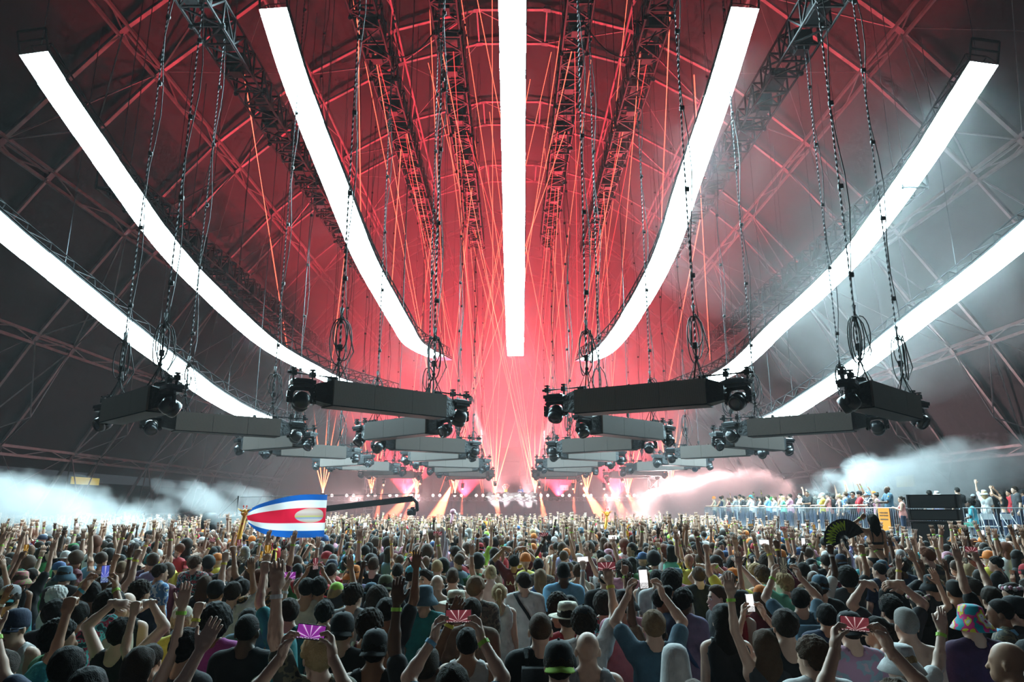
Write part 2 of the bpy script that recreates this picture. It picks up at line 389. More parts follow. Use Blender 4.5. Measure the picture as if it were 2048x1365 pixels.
def bar_meshes():
    D = {}; t3 = BAR_L/3
    b = MB(); b.box((0, -BAR_W/2-.02, 0), (t3-.008, .05, BAR_H)); D['tile'] = b.mesh('led_tile', M_TILE)
    b = MB(); b.box((0, 0, -BAR_H/2-.012), (BAR_L, BAR_W+.08, .03)); D['under'] = b.mesh('bottom_panel', M_BLACK)
    b = MB(); b.box((0, 0, BAR_H/2-.03), (BAR_L, BAR_W-.02, .05))
    for x in np.linspace(-1.35, 1.35, 6): b.tube([(x, 0, BAR_H/2), (x, 0, BAR_H/2+.06)], .025, 6)
    D['top'] = b.mesh('top_frame', M_BLACK)
    b = MB(); hx = BAR_L/2                      # drape at the end, drawn in towards the arm
    vs = [(hx, -BAR_W/2, -BAR_H/2), (hx, BAR_W/2, -BAR_H/2), (hx, BAR_W/2, BAR_H/2), (hx, -BAR_W/2, BAR_H/2),
          (hx+.34, -.13, -.2), (hx+.34, .13, -.2), (hx+.34, .13, .16), (hx+.34, -.13, .16)]
    b.add(vs, [(0, 1, 5, 4), (1, 2, 6, 5), (2, 3, 7, 6), (3, 0, 4, 7), (4, 5, 6, 7), (3, 2, 1, 0)]); D['drape'] = b.mesh('end_drape', M_DRAPE)
    b = MB(); b.tube([(hx-.2, 0, .36), (hx+.95, 0, .36)], .03, 8)
    for x in (hx+.38, hx+.82): b.tube([(x, 0, .2), (x, 0, .44)], .03, 6); b.box((x, 0, .46), (.1, .1, .03)); b.box((x, 0, .36), (.11, .11, .11))
    b.box((hx-.1, 0, .31), (.16, .2, .1)); D['arm'] = b.mesh('rigging_arm', M_BLACK)
    b = MB()
    for y in (-.18, .18):
        for x in (-.14, .14): b.tube([(x, y, 0), (0, 0, .5)], .016, 5)
    b.ball((0, 0, .52), .05, 8); b.tube([(0, 0, .5), (0, 0, .72)], .03, 6); b.box((0, 0, .78), (.09, .09, .14))
    D['bridle'] = b.mesh('bridle', M_BLACK)
    # moving head: base, yoke, head (points -Z), lens
    b = MB(); b.box((0, 0, .02), (.5, .36, .08)); b.box((0, 0, -.05), (.44, .31, .07)); b.box((0, 0, .07), (.4, .28, .05), taper=.8)
    for s in (-1, 1): b.box((s*.255, 0, .02), (.02, .12, .05))
    D['mh_base'] = b.mesh('fixture_base', M_BLKGLOSS)
    b = MB(); pts = [(-.235, 0, -.42), (-.245, 0, -.3), (-.235, 0, -.18), (-.17, 0, -.1), (0, 0, -.085), (.17, 0, -.1), (.235, 0, -.18), (.245, 0, -.3), (.235, 0, -.42)]
    for a, c in zip(pts[:-1], pts[1:]): b.bar(a, c, .13, .045, up=(0, 1, 0))
    for s in (-1, 1): b.tube([(s*.26, 0, -.38), (s*.21, 0, -.38)], .075, 10)
    D['mh_yoke'] = b.mesh('yoke', M_BLKGLOSS)
    b = MB(); b.lathe([(.05, .2), (.12, .19), (.165, .13), (.185, .04), (.185, -.03), (.175, -.035), (.175, -.05), (.185, -.055), (.18, -.12), (.165, -.17), (.135, -.19), (.13, -.17)], n=18)
    D['mh_head'] = b.mesh('lamp_head', M_BLKGLOSS, True)
    b = MB(); b.lathe([(.128, -.165), (.1, -.172), (.05, -.178), (.01, -.18)], n=16); D['mh_lens'] = b.mesh('lens', mat('lens_glass', (.03, .03, .045), .08, spec=.8), True)
    return D
BM = bar_meshes()
def chain_mesh(L, near):
    b = MB()
    if near:
        n = int(L/.075); vs = []; fs = []
        for i in range(n+1):
            z = L*i/n; q = i % 2
            for sx, sy in ((-1, 0), (0, -1), (1, 0), (0, 1)):
                k = (.026 if (sx != 0) == (q == 0) else .009); vs.append((sx*k, sy*k, z))
        for i in range(n): fs += [(i*4+k, i*4+(k+1) % 4, (i+1)*4+(k+1) % 4, (i+1)*4+k) for k in range(4)]
        b.add(vs, fs)
    else: b.tube([(0, 0, 0), (0, 0, L)], .016, 5)
    return b
def cable_loop(parent, base, top, seed):
    """a bundle of slack cable tied to the chain, hanging in loops, then up along the chain"""
    rnd = random.Random(seed); b = MB(); base = Vector(base); z = base.z
    for i in range(4):
        w = rnd.uniform(.1, .2); h = rnd.uniform(.6, 1.1); cx = rnd.uniform(-.1, .1); cy_ = rnd.uniform(-.1, .1); a = rnd.uniform(0, PI)
        pts = [(base.x+cx+math.cos(a)*w*math.sin(t), base.y+cy_+math.sin(a)*w*math.sin(t), z+1.45-h*.5*(1-math.cos(t))) for t in np.linspace(0, 2*PI, 18)]
        b.tube(pts, .014, 5, cap=False)
    b.tube([base+Vector((.02, .04, .1)), base+Vector((.3, .05, .7)), base+Vector((.16, 0, 1.3)), base+Vector((.03, 0, 1.5))], .016, 5)
    b.tube([base+Vector((0, 0, 1.35)), base+Vector((0, 0, 1.7))], .05, 6)
    pts = []; n = 26
    for i in range(n+1):
        t = i/n; pts.append((base.x+.09+.07*math.sin(t*31+seed), base.y+.04*math.cos(t*23), z+1.45+(top-z-1.45)*t))
    b.tube(pts, .014, 5)
    for i in range(int((top-z-2)/2.1)): b.box((base.x+.03, base.y, z+2.4+i*2.1), (.1, .07, .1))
    b.build('cable_bundle', M_CABLE, parent, smooth=True)
HEADS = []
def led_bar(p_in, p_out, zc, label, group, near, tilt_seed, side, which):
    """p_in, p_out: plan positions of the ends towards and away from the centre aisle"""
    a, c = Vector((*p_in, 0)), Vector((*p_out, 0)); mid = (a+c)/2; d = c-a; rz = math.atan2(d.y, d.x)
    t = thing('led_bar', label, 'light bar', (mid.x, mid.y, zc), rz, group)
    t3 = BAR_L/3
    for k in range(3):
        link('led_tile', BM['tile'], t, ((k-1)*t3, 0, 0)); link('led_tile', BM['tile'], t, ((k-1)*t3, 0, 0), (0, 0, PI))
    link('bottom_panel', BM['under'], t); link('top_frame', BM['top'], t)
    for s in (0, PI):
        link('end_drape', BM['drape'], t, None, (0, 0, s)); link('rigging_arm', BM['arm'], t, None, (0, 0, s))
    rnd = random.Random(tilt_seed)
    Rz = Matrix.Rotation(rz, 3, 'Z')
    for s in (-1, 1):
        w = Vector((mid.x, mid.y, zc))+Rz @ Vector((s*1.3, 0, BAR_H/2)); top = vault(w.x)+.2
        link('bridle', BM['bridle'], t, (s*1.3, 0, BAR_H/2))
        ch = chain_mesh(top-w.z-.8, near).build('hoist_chain', M_CHAIN)
        ch.location = (w.x, w.y, w.z+.8)
        tag(ch, ('near' if near else 'far')+' steel hoist chain carrying a hung LED bar', 'chain', 'hoist chains of the '+group)
        ch['label'] = ('linked steel hoist chain above the ' if near else 'thin hoist chain above the ')+group
        end = f'at the {"aisle" if s < 0 else "wall"} end of the {which}'
        ch['label'] = ('linked' if near else 'thin')+' hoist chain '+end
        if (s < 0) or near:
            cb = thing('cable_bundle', 'looped black cables '+end, 'cable', tuple(w), 0, 'cable bundles of the '+group)
            cable_loop(cb, (0, 0, 0), top-w.z, rnd.randint(0, 999))
        hp = Vector((mid.x, mid.y, zc))+Rz @ Vector((s*(BAR_L/2+.6), 0, .15))
        mh = thing('moving_head', 'black moving head '+end, 'stage light', tuple(hp), rz+rnd.uniform(-.3, .3), 'moving heads, '+group)
        link('fixture_base', BM['mh_base'], mh); link('yoke', BM['mh_yoke'], mh)
        tl = rnd.choice((-1.1, -.9, .2, .7, 1.1, .9, -.5)); 
        h = link('lamp_head', BM['mh_head'], mh, (0, 0, -.38), (tl, 0, 0)); link('lens', BM['mh_lens'], h)
        HEADS.append((hp, mh))
    return t
ROWZ = 4.95
inner = [((-1.75, 17.1), (-4.0, 15.0)), ((-2.2, 20.6), (-4.75, 23.0)), ((-1.95, 28.5), (-4.6, 26.6)), ((-2.1, 31.6), (-4.75, 33.7)),
         ((-1.9, 39.3), (-4.6, 37.6)), ((-2.1, 42.6), (-4.8, 44.6)), ((-1.9, 51), (-4.6, 49)), ((-2.1, 54), (-4.8, 56))]
outer = [((-7.5, 14.9), (-9.9, 17.2)), ((-7.4, 22.3), (-9.9, 20.4)), ((-7.8, 26.0), (-10.5, 27.9)), ((-7.6, 32.6), (-10.2, 30.4)),
         ((-7.8, 37.2), (-10.5, 39.2)), ((-7.6, 43.8), (-10.2, 41.8)), ((-7.8, 48.5), (-10.4, 50.5)), ((-7.6, 55), (-10.2, 53))]
def clip_len(a, c):
    m = ((a[0]+c[0])/2, (a[1]+c[1])/2); d = math.hypot(c[0]-a[0], c[1]-a[1]); k = BAR_L/d
    return (m[0]+(a[0]-m[0])*k, m[1]+(a[1]-m[1])*k), (m[0]+(c[0]-m[0])*k, m[1]+(c[1]-m[1])*k)
ORD = ['first', 'second', 'third', 'fourth', 'fifth', 'sixth', 'seventh', 'last']
for s in (-1, 1):
    side = 'flag side' if s < 0 else 'deck side'
    for nm, rows in (('inner', inner), ('outer', outer)):
        for i, (a, c) in enumerate(rows):
            a, c = clip_len(a, c)
            if s > 0:
                if nm == 'inner' and i == 0: a, c = (-1.55, 16.3), (-4.0, 14.9)
                if nm == 'outer' and i == 0: a, c = (-7.0, 14.3), (-9.4, 16.6)
                a, c = clip_len((-a[0]+.12, a[1]), (-c[0]+.12, c[1]))
            z = ROWZ+(0 if nm == 'inner' else -.12 if i == 0 else .05)
            led_bar(a, c, z, f'dark hung LED bar, {ORD[i]} before the stage in the {nm} row, {side}', f'{nm} zigzag row on the {side}', i < 2, i*13+int(s)+(50 if nm == 'outer' else 0), s, f'{ORD[i]} bar, {nm} row, {side}')

# ================================================================ stage at the far end
SY = 60.0
st = thing('stage', 'wide low stage with grey LED front wall at the end of the tent', 'stage', (0, SY, 0))
b = MB(); b.box((0, 3.2, 1.35), (34, 6, 2.7)); b.build('stage_deck', M_BLACK, st)
M_FACE = mat('stage_led_face', (.2, .18, .2), .55)
b = MB(); b.box((0, 0, 0), (.985, .08, .94)); tile = b.mesh('led_tile', M_FACE)
for i in range(34):
    for j in range(3): link('led_tile', tile, st, (-16.5+i, .12, .7+j*.95))
b = MB(); box_truss(b, (-17, .05, 3.22), (17, .05, 3.22), .3, .3, .022, .5, 5); b.build('front_truss', M_STEEL, st)
M_BLINK = mat('blinder_lit', (1, .95, .9), .4, emit=1.6, emit_col=(1, .93, .9))
for i in range(18):
    b = MB()
    for k in (-.28, .28): b.lathe([(.02, 0), (.12, .02), (.13, .1), (.1, .2)], (-15.3+i*1.8+k, -.15, 3.52), 10, R=Matrix.Rotation(PI/2, 3, 'X'))
    b.build('blinder_lamp', M_BLINK, st)
dj = thing('dj_table', 'long DJ table with decks and mixers on the stage', 'table', (-.1, SY+1.6, 2.7))
b = MB(); b.box((0, 0, .5), (4.6, .9, 1.0)); b.build('table_front', mat('table_black', (.03, .03, .035), .5), dj)
for k in range(6):
    b = MB(); b.box((-1.9+k*.75, 0, 1.05), (.6, .6, .1)); b.lathe([(.2, 0), (.2, .03), (.05, .04)], (-1.9+k*.75, -.03, 1.1), 14); b.build('player_deck', M_BLKGLOSS, dj)
for k in range(9):
    b = MB(); b.box((-2.0+k*.5, -.47, .8 if k % 2 else .72), (.3, .03, .06)); b.build('led_strip_light', mat('table_led', (.9, 1, .9), .4, emit=1.2, emit_col=(.9, 1, .85)), dj)
for s in (-1, 1):
    t = thing('scaffold_tower', 'pale lattice scaffold tower at the wing of the stage', 'scaffold', (s*11.4, 57.5, 0), group='stage wing towers')
    b = MB(); box_truss(b, (0, 0, 0), (0, 0, 5.6), .75, .75, .03, .7); b.build('lattice', mat('tower_pale', (.6, .55, .55), .5, .3), t)
    for z in (.6, 1.4, 3.0): b = MB(); b.box((0, -.42, z), (.5, .1, .3)); b.build('equipment_box', M_STEEL, t)
    t = thing('stage_screen', 'grey upright LED screen standing behind the stage wing', 'screen', (s*8.5, 65.4, 2.7), group='screens behind the stage')
    for i in range(6):
        for j in range(4): b = MB(); b.box(((i-2.5)*1.2, 0, .6+j*1.2), (1.17, .12, 1.17)); b.build('led_tile', M_FACE, t)
t = thing('rear_screen', 'central grey LED backdrop rising behind the DJ', 'screen', (0, 65.7, 2.7))
for i in range(5):
    for j in range(5): b = MB(); b.box(((i-2)*1.3, 0, .7+j*1.3), (1.27, .12, 1.27)); b.build('led_tile', M_FACE, t)
b = MB(); b.box((0, 0, 0), (.7, .04, .45)); tag(b.build('lyric_board', mat('board_white_glow', (.85, .8, .82), .6, emit=.25)), 'small white board above the stage rail', 'board'); bpy.data.objects['lyric_board'].location = (4.5, 61.5, 4.2)  # unlit board with a faint glow put into its white
b = MB(); b.tube([(0, 0, -1.2), (0, 0, 0)], .03, 6); b.build('stand', M_BLACK, bpy.data.objects['lyric_board'])

# ================================================================ laser beams
M_LASER = beam_mat('laser_red', (1, .13, .07), 1.15)
M_LASER2 = beam_mat('laser_red_soft', (1, .06, .05), .55)
M_FAN = beam_mat('laser_fan_hot', (1, .2, .09), 3.2, fade=7.5)
def beam(a, c, r, m, label, group, L=None):
    a, c = Vector(a), Vector(c); L = L or (c-a).length
    b = MB(); b.tube([(0, 0, 0), (0, 0, L*.5), (0, 0, L)], r, 6, cap=False)
    o = b.build('laser_beam', m); place_along(o, a, c); tag(o, label, 'laser beam', group)
rnd = random.Random(3)
src = [(-1.55, 59.6), (1.9, 59.6), (-5.0, 59.6), (5.2, 59.6)]
for i, (x, y) in enumerate(src):
    for k in range(5):
        s = -1 if x > 0 else 1
        tx = x+s*rnd.uniform(-2.5, 9) ; ty = rnd.uniform(26, 52)
        if k == 0: tx = x-s*3
        beam((x, y, 3.7), (tx, ty, vault(tx)+.4), .021, M_LASER, 'long red laser beam rising from beside the DJ to the roof' if abs(x) < 3 else 'long red laser beam rising from the stage front to the roof', 'rising laser beams, '+('centre' if abs(x) < 3 else 'wings'))
for x in (-5.3, -2.45, 2.45, 5.3):
    for y in (24, 30, 36, 42):
        n = 2
        for k in range(n):
            tx = rnd.uniform(-6, 6) if abs(x) < 4 else x+rnd.uniform(-4, 4)
            beam((x+rnd.uniform(-.3, .3), y, 19.9), (tx, rnd.uniform(54, 59), rnd.uniform(3.6, 6)), .02, M_LASER if (k+int(y)) % 3 else M_LASER2,
                 'red laser beam shot down from an inner roof truss' if abs(x) < 4 else 'red laser beam shot down from an outer roof truss', 'falling laser beams, '+('inner' if abs(x) < 4 else 'outer'))
for (u0, v0, y0, u1, v1, y1) in [(487, 140, 24, 575, 700, 50), (716, 40, 22, 722, 470, 40), (802, 300, 30, 783, 580, 44), (700, 420, 34, 660, 760, 50), (1340, 20, 22, 1322, 460, 40), (1388, 150, 25, 1420, 720, 50), (1400, 440, 33, 1330, 800, 52)]:
    beam(atY(u0, v0, y0), atY(u1, v1, y1), .03, M_LASER, 'lone red laser beam crossing the space beside a light ribbon', 'lone laser beams')
ORDF = ['first', 'second', 'third', 'fourth', 'fifth', 'sixth', 'seventh', 'eighth', 'ninth', 'tenth', 'eleventh', 'twelfth']
for il, x in enumerate((-15.6, -11.6, -7.9, -4.7, -1.4, 1.9, 6.2, 9.6, 13.0)):
    em = thing('laser_projector', f'small black laser projector on the stage edge, {ORDF[il]} from the flag side', 'laser', (x, 59.2, 3.55), group='laser projectors on the stage edge')
    b = MB(); b.box((0, 0, .08), (.34, .3, .18)); b.build('housing', M_BLACK, em); b = MB(); b.box((0, -.1, .2), (.12, .08, .07)); b.build('aperture', mat('aperture_glow', (1, .5, .3), .4, emit=12, emit_col=(1, .35, .2)), em)
    for k in range(5):
        a = (k-2)*.13+rnd.uniform(-.04, .04)
        beam((x, 59.1, 3.78), (x+math.sin(a)*7.5, 58.3, 3.78+math.cos(a)*7.5), .035, M_FAN, f'short bright laser beam in the {ORDF[il]} fan from the flag side', f'{ORDF[il]} laser fan on the stage edge')

# ================================================================ lamps that light the haze
def spot(parent, loc, target, energy, angle, col, blend=.35, size=.12, name='lamp_light'):
    d = bpy.data.lights.new(name, 'SPOT'); d.energy = energy; d.color = col; d.spot_size = angle; d.spot_blend = blend; d.shadow_soft_size = size
    o = bpy.data.objects.new(name, d); COL.objects.link(o)
    v = Vector(target)-Vector(loc); o.rotation_mode = 'QUATERNION'; o.rotation_quaternion = v.to_track_quat('-Z', 'Y')
    if parent is not None: o.parent = parent; o.location = Vector(loc)-Vector(parent.location)
    else: o.location = loc
    return o
RED = (1, .035, .065); ORANGE = (1, .16, .07)
def wash(x, y, z, tgt, energy, ang, col, label, group):
    t = thing('wash_light', label, 'stage light', (x, y, z), group=group)
    b = MB(); b.box((0, 0, .08), (.4, .3, .16)); b.build('fixture_base', M_BLACK, t)
    b = MB()
    for s in (-1, 1): b.bar((s*.22, 0, .1), (s*.22, 0, .5), .05)
    b.build('yoke', M_BLACK, t)
    v = Vector(tgt)-Vector((x, y, z+.45)); R = v.to_track_quat('Z', 'Y').to_matrix()
    b = MB(); b.lathe([(.1, -.2), (.18, -.1), (.19, .1), (.17, .16), (.15, .12)], (0, 0, .45), 14, R=R); b.build('lamp_head', M_BLKGLOSS, t, True)
    spot(t, (x, y, z+.45)+Vector(v).normalized()*.3 if False else Vector((x, y, z+.45))+v.normalized()*.3, tgt, energy, ang, col)
for x in (-9, -4, 4, 9):
    wash(x, 61.2, 2.7, (x*.7, 42, 27), 68000, 1.25, RED, f'red wash light on the stage deck, {"near the DJ" if abs(x) < 5 else "out on the wing"}, {SIDE(x)}', 'red wash lights on stage')
for x in (-1.2, 1.2):
    wash(x, 63.5, 2.7, (x*2, 47, 18), 13000, 1.3, (1, .32, .34), 'pink wash light behind the DJ table', 'pink wash lights on stage')
for x in (-13, -8, 8, 13):
    wash(x, 60.6, 2.72, (x*1.15, 30, 5.5), 4200 if x < 10 else 60000, 1.5, (1, .6, .6), f'pale pink wash light facing the crowd, {"inner" if abs(x) < 10 else "outer"} one, {SIDE(x)}', 'pink blinder washes')
B_U = [836, 842, 908, 925, 990, 1078, 1146, 1160, 1208, 1215, 1244, 768]
for (u0, v0, u1, w, e) in [(836, 958, 770, .34, 1500), (842, 966, 806, .28, 1500), (908, 962, 862, .42, 2200), (925, 976, 923, .12, 500), (990, 972, 999, .24, 1100), (1078, 972, 1092, .24, 1100),
                           (1146, 976, 1150, .16, 600), (1160, 966, 1218, .4, 2200), (1208, 976, 1212, .15, 700), (1215, 966, 1262, .36, 1600), (1244, 962, 1290, .3, 1200), (768, 968, 748, .2, 700)]:
    a = atY(u0, v0, 56.5); c = atY(u1, 1052, 56.0); c.z = 1.0
    t = thing('beam_light', f'orange beam lamp aimed down at the crowd, {ORDF[sorted(B_U).index(u0)]} from the flag side', 'stage light', tuple(a), group='orange beam lamps before the stage')
    b = MB(); b.box((0, 0, .3), (.26, .22, .1)); b.tube([(0, 0, .3), (0, 0, .9)], .03, 6); b.build('fixture_base', M_BLACK, t)
    v = c-a; b = MB(); b.lathe([(.06, -.18), (.12, -.1), (.13, .1), (.1, .14)], (0, 0, .1), 12, R=v.to_track_quat('Z', 'Y').to_matrix()); b.build('lamp_head', M_BLKGLOSS, t, True)
    b = MB(); b.ball(v.normalized()*.2+Vector((0, 0, .08)), .07, 8); b.build('lens', mat('lens_orange_lit', (1, .4, .2), .4, emit=9, emit_col=(1, .28, .12)), t)
    spot(t, a+v.normalized()*.3, c, e*260.0, w, ORANGE, .25, .04)
for s in (-1, 1):
    a = atY(1028+s*86, 800, 46); c = atY(1028+s*30, 985, 60)
    t = thing('follow_spot', 'white spot lamp beaming down from the ceiling towards the DJ', 'stage light', tuple(a), group='white spots on the DJ')
    b = MB(); b.lathe([(.1, -.35), (.16, -.2), (.17, .2)], (0, 0, 0), 12, R=(c-a).to_track_quat('Z', 'Y').to_matrix()); b.build('lamp_head', M_BLACK, t, True)
    b = MB(); b.tube([(0, 0, .1), (0, 0, vault(a.x)+.3-a.z)], .02, 5); b.build('hanger', M_CHAIN, t)
    spot(t, a+(c-a).normalized()*.4, c, 90000, .16, (1, .9, .88), .4, .06)

# ================================================================ viewing deck
DZ = 1.45
fa, fb = Vector((14.55, 24.2, DZ)), Vector((12.05, 45.0, DZ))      # long rail
dk = thing('viewing_deck', 'raised dark viewing deck behind steel crowd rails', 'platform', (0, 0, 0))
b = MB()
def slab(b, z0, z1):
    P = [(fa.x, fa.y-.15), (24.0, fa.y-.15), (24.0, fb.y), (fb.x, fb.y)]; vs = [(x, y, z) for z in (z0, z1) for x, y in P]
    b.add(vs, [(3, 2, 1, 0), (4, 5, 6, 7), (0, 1, 5, 4), (1, 2, 6, 5), (2, 3, 7, 6), (3, 0, 4, 7)])
slab(b, DZ-.16, DZ-.02); b.build('deck_boards', mat('deck_grey', (.22, .22, .23), .7), dk)
b = MB(); slab(b, 0, DZ-.17); b.build('deck_skirt', mat('deck_skirt_black', (.015, .016, .018), .85), dk)
def barrier(a, c, label, group, nb):
    a, c = Vector(a), Vector(c); t = thing('crowd_barrier', label, 'barrier', tuple(a), group=group); d = c-a; e = d.normalized()*.03
    H = 1.08
    b = MB(); b.tube([e, e+Vector((0, 0, H)), d-e+Vector((0, 0, H)), d-e], .022, 6); b.tube([e+Vector((0, 0, .12)), d-e+Vector((0, 0, .12))], .02, 6); b.build('frame', M_STEEL, t)
    b = MB(); b.tube([(0, 0, .12), (0, 0, H)], .0135, 6); me = b.mesh('rail_bar', M_STEEL)
    for i in range(1, nb): link('rail_bar', me, t, tuple(d*(i/nb)))
    b = MB(); n = d.normalized().cross(Vector((0, 0, 1)))
    for k in (.2, .8): b.bar(d*k-n*.3+Vector((0, 0, .015)), d*k+n*.3+Vector((0, 0, .015)), .05, .02)
    b.build('foot', M_STEEL, t)
N = 9
ORD9B = ['first', 'second', 'third', 'fourth', 'fifth', 'sixth', 'seventh', 'eighth', 'ninth', 'tenth', 'eleventh', 'twelfth']
for i in range(N):
    a, c = fa.lerp(fb, i/N), fa.lerp(fb, (i+1)/N)
    barrier(a, c, f'steel crowd barrier on the long deck edge, {ORD9B[i]} from the speaker stack', 'barriers on the long deck edge', 18)
xs = [14.95, 17.2, 19.4, 21.6]
for i in range(3): barrier((xs[i], 24.1, DZ), (xs[i+1]-.05, 24.1, DZ), f'steel crowd barrier on the deck end, {ORD9B[i]} from the speaker stack', 'barriers on the deck end', 14)
# scaffold post with couplers at the corner
t = thing('scaffold_post', 'steel scaffold post with couplers at the deck corner', 'post', (14.72, 23.95, 0))
b = MB(); b.tube([(0, 0, 0), (0, 0, 2.45)], .035, 8); b.build('post', M_STEEL, t)
for z in (2.2, 1.75, .9): b = MB(); b.tube([(-.14, 0, z), (.14, 0, z)], .045, 8); b.build('coupler', M_STEEL, t)
b = MB(); b.tube([(0, 0, 1.5), (0, 0, 1.58)], .04, 8); b.build('yellow_tape', mat('tape_yellow', (.8, .6, .04), .6), t)
# orange sign tied to the rail
sp = fa.lerp(fb, .15); t = thing('rail_sign', 'tall orange notice sign tied to the deck rail beside a uniformed guard', 'sign', (sp.x-.08, sp.y, DZ), math.atan2(fb.y-fa.y, fb.x-fa.x)+PI)
M_INK = mat('sign_ink', (.16, .09, .04), .7)
b = MB(); b.box((0, 0, .56), (.66, .02, 1.02)); b.build('board', mat('sign_orange', (.9, .3, .03), .6), t)
def letters(parent, s, loc, size, m, rot):
    cu = bpy.data.curves.new('lettering', 'FONT'); cu.body = s; cu.size = size; cu.align_x = 'CENTER'; cu.extrude = .002
    tmp = bpy.data.objects.new('tmp_text', cu); COL.objects.link(tmp); dg = bpy.context.evaluated_depsgraph_get(); dg.update()
    me = bpy.data.meshes.new_from_object(tmp.evaluated_get(dg)); bpy.data.objects.remove(tmp); me.materials.clear(); me.materials.append(m)
    return link('lettering', me, parent, loc, rot)
b = MB(); rs = random.Random(4)
for z in (.9, .8):                                  # two lines of print too small to read in the photograph
    x = -.25
    while x < .25:
        w = rs.uniform(.02, .045); b.box((x+w/2, -.013, z), (w, .006, rs.uniform(.04, .06))); x += w+.014
b.build('printed_lines', M_INK, t)['kind'] = 'stuff'
b = MB(); b.box((0, -.013, .66), (.46, .006, .05)); b.build('dark_bar', M_INK, t)
b = MB(); b.box((0, -.013, .17), (.4, .006, .025)); b.box((0, -.013, .1), (.3, .006, .02)); b.build('small_print', M_INK, t)
# loudspeaker stack
t = thing('speaker_stack', 'tall black loudspeaker stack on the floor at the deck corner', 'loudspeaker', (12.35, 21.0, 0), -.62)
M_SPK = mat('speaker_grille', (.022, .024, .028), .55, bump=(160, .25, .004))
def cab(b, z0, z1, w=1.3, d=.95): b.box((0, 0, (z0+z1)/2), (w, d, z1-z0-.02))
for z0, z1 in ((2.52, 2.92), (2.18, 2.5)):
    b = MB(); cab(b, z0, z1); b.build('cabinet', M_BLACK, t); b = MB(); b.box((-.02, -.49, (z0+z1)/2), (1.12, .03, z1-z0-.08)); b.build('grille', M_SPK, t)
    b = MB()
    for s in (-1, 1): b.box((s*.625, -.49, (z0+z1)/2), (.05, .05, z1-z0-.03))
    b.build('side_rail', mat('rail_grey', (.05, .055, .06), .4, .5), t)
b = MB(); cab(b, -.02, 2.14, 1.25); b.build('cabinet', M_BLACK, t)
for s in (-1, 1): b = MB(); b.box((s*.3, -.49, 1.1), (.57, .03, 2.0)); b.build('grille', M_SPK, t)
b = MB(); b.box((0, -.47, 2.16), (1.3, .06, .035)); b.build('shelf_edge', mat('rail_grey', (.05, .055, .06), .4, .5), t)
# folding chairs on the deck
def folding_chair(loc, rz, label):
    t = thing('folding_chair', label, 'chair', loc, rz, 'white folding chairs on the deck'); m = mat('chair_white', (.72, .72, .74), .45)
    b = MB(); b.box((0, 0, .45), (.42, .4, .03)); b.build('seat', m, t)
    b = MB(); b.box((0, -.25, .78), (.42, .025, .2)); b.build('backrest', m, t)
    for s in (-1, 1):
        b = MB(); b.tube([(s*.2, .28, 0), (s*.2, -.26, .88)], .013, 6); b.build('leg', m, t)
        b = MB(); b.tube([(s*.18, -.26, 0), (s*.18, .14, .44)], .013, 6); b.build('leg', m, t)
folding_chair((16.0, 25.0, DZ), 2.6, 'white folding chair under a man in an aqua shirt'); folding_chair((16.75, 25.3, DZ), 2.9, 'empty white folding chair on the deck beside a seated man'); folding_chair((17.45, 25.2, DZ), 3.3, 'empty white folding chair near the end of the deck rail')
# lit exit opening low on the tent wall
for (x, y, z, w, h, n) in ((-27.5, 46, 4.2, 3, .45, 'dim yellow lit opening low in the tent wall behind the smoke'), (27, 49, 4.3, 2.2, .75, 'dim yellow banner low on the tent wall behind the deck')):
    b = MB(); b.box((0, 0, 0), (.06, w, h)); o = b.build('lit_opening' if x < 0 else 'wall_banner', mat('opening_banner_glow', (.6, .5, .12), .6, emit=.35, emit_col=(.75, .6, .12))); o.location = (x, y, z); tag(o, n, 'opening' if x < 0 else 'banner')  # the banner is no lamp: its glow is put into the colour

# ================================================================ camera crane
cr0, cr1 = atY(424, 1045, 30), atY(826, 998, 30)
t = thing('camera_crane', 'long black camera crane reaching over the crowd beside the flag', 'camera crane', (cr0.x, 30, 0))
o_ = Vector((cr0.x, 30, 0)); a, c = cr0-o_, cr1-o_
b = MB(); b.bar(a, c, .2, .24); b.build('boom', M_BLACK, t)
b = MB(); b.tube([a, a.lerp(c, .12)+Vector((0, 0, .9)), c+Vector((0, 0, .2))], .012, 5); b.tube([a.lerp(c, .12), a.lerp(c, .12)+Vector((0, 0, .95))], .03, 6); b.build('stay_cable', M_CABLE, t)
b = MB(); b.tube([(0, 0, 0), (0, 0, a.z)], .12, 8); b.build('pedestal', M_BLACK, t)
b = MB(); b.lathe([(.25, -.25), (.38, -.2), (.38, .2), (.25, .25)], a+Vector((-.1, 0, 0)), 16, R=Matrix.Rotation(PI/2, 3, 'Y')); b.build('counterweight', M_BLACK, t, True)
b = MB(); b.tube([c-Vector((.35, 0, .0)), c, c+Vector((.16, 0, -.16)), c+Vector((.2, 0, -.5))], .07, 8); b.tube([c+Vector((-.25, 0, .05)), c+Vector((-.12, 0, .25)), c+Vector((.03, 0, .22)), c+Vector((.05, 0, .0))], .015, 5); b.build('gimbal_arm', M_BLACK, t)
b = MB(); q = c+Vector((-.02, 0, -.55)); b.box(q, (.36, .3, .26)); b.lathe([(.11, 0), (.12, .2), (.09, .22)], q+Vector((-.05, -.12, 0)), 12, R=Matrix.Rotation(PI/2, 3, 'X')); b.box(q+Vector((.02, 0, .17)), (.16, .1, .08)); b.tube([q+Vector((.12, 0, -.05)), q+Vector((.24, 0, .1))], .05, 6); b.build('camera_body', M_BLKGLOSS, t)
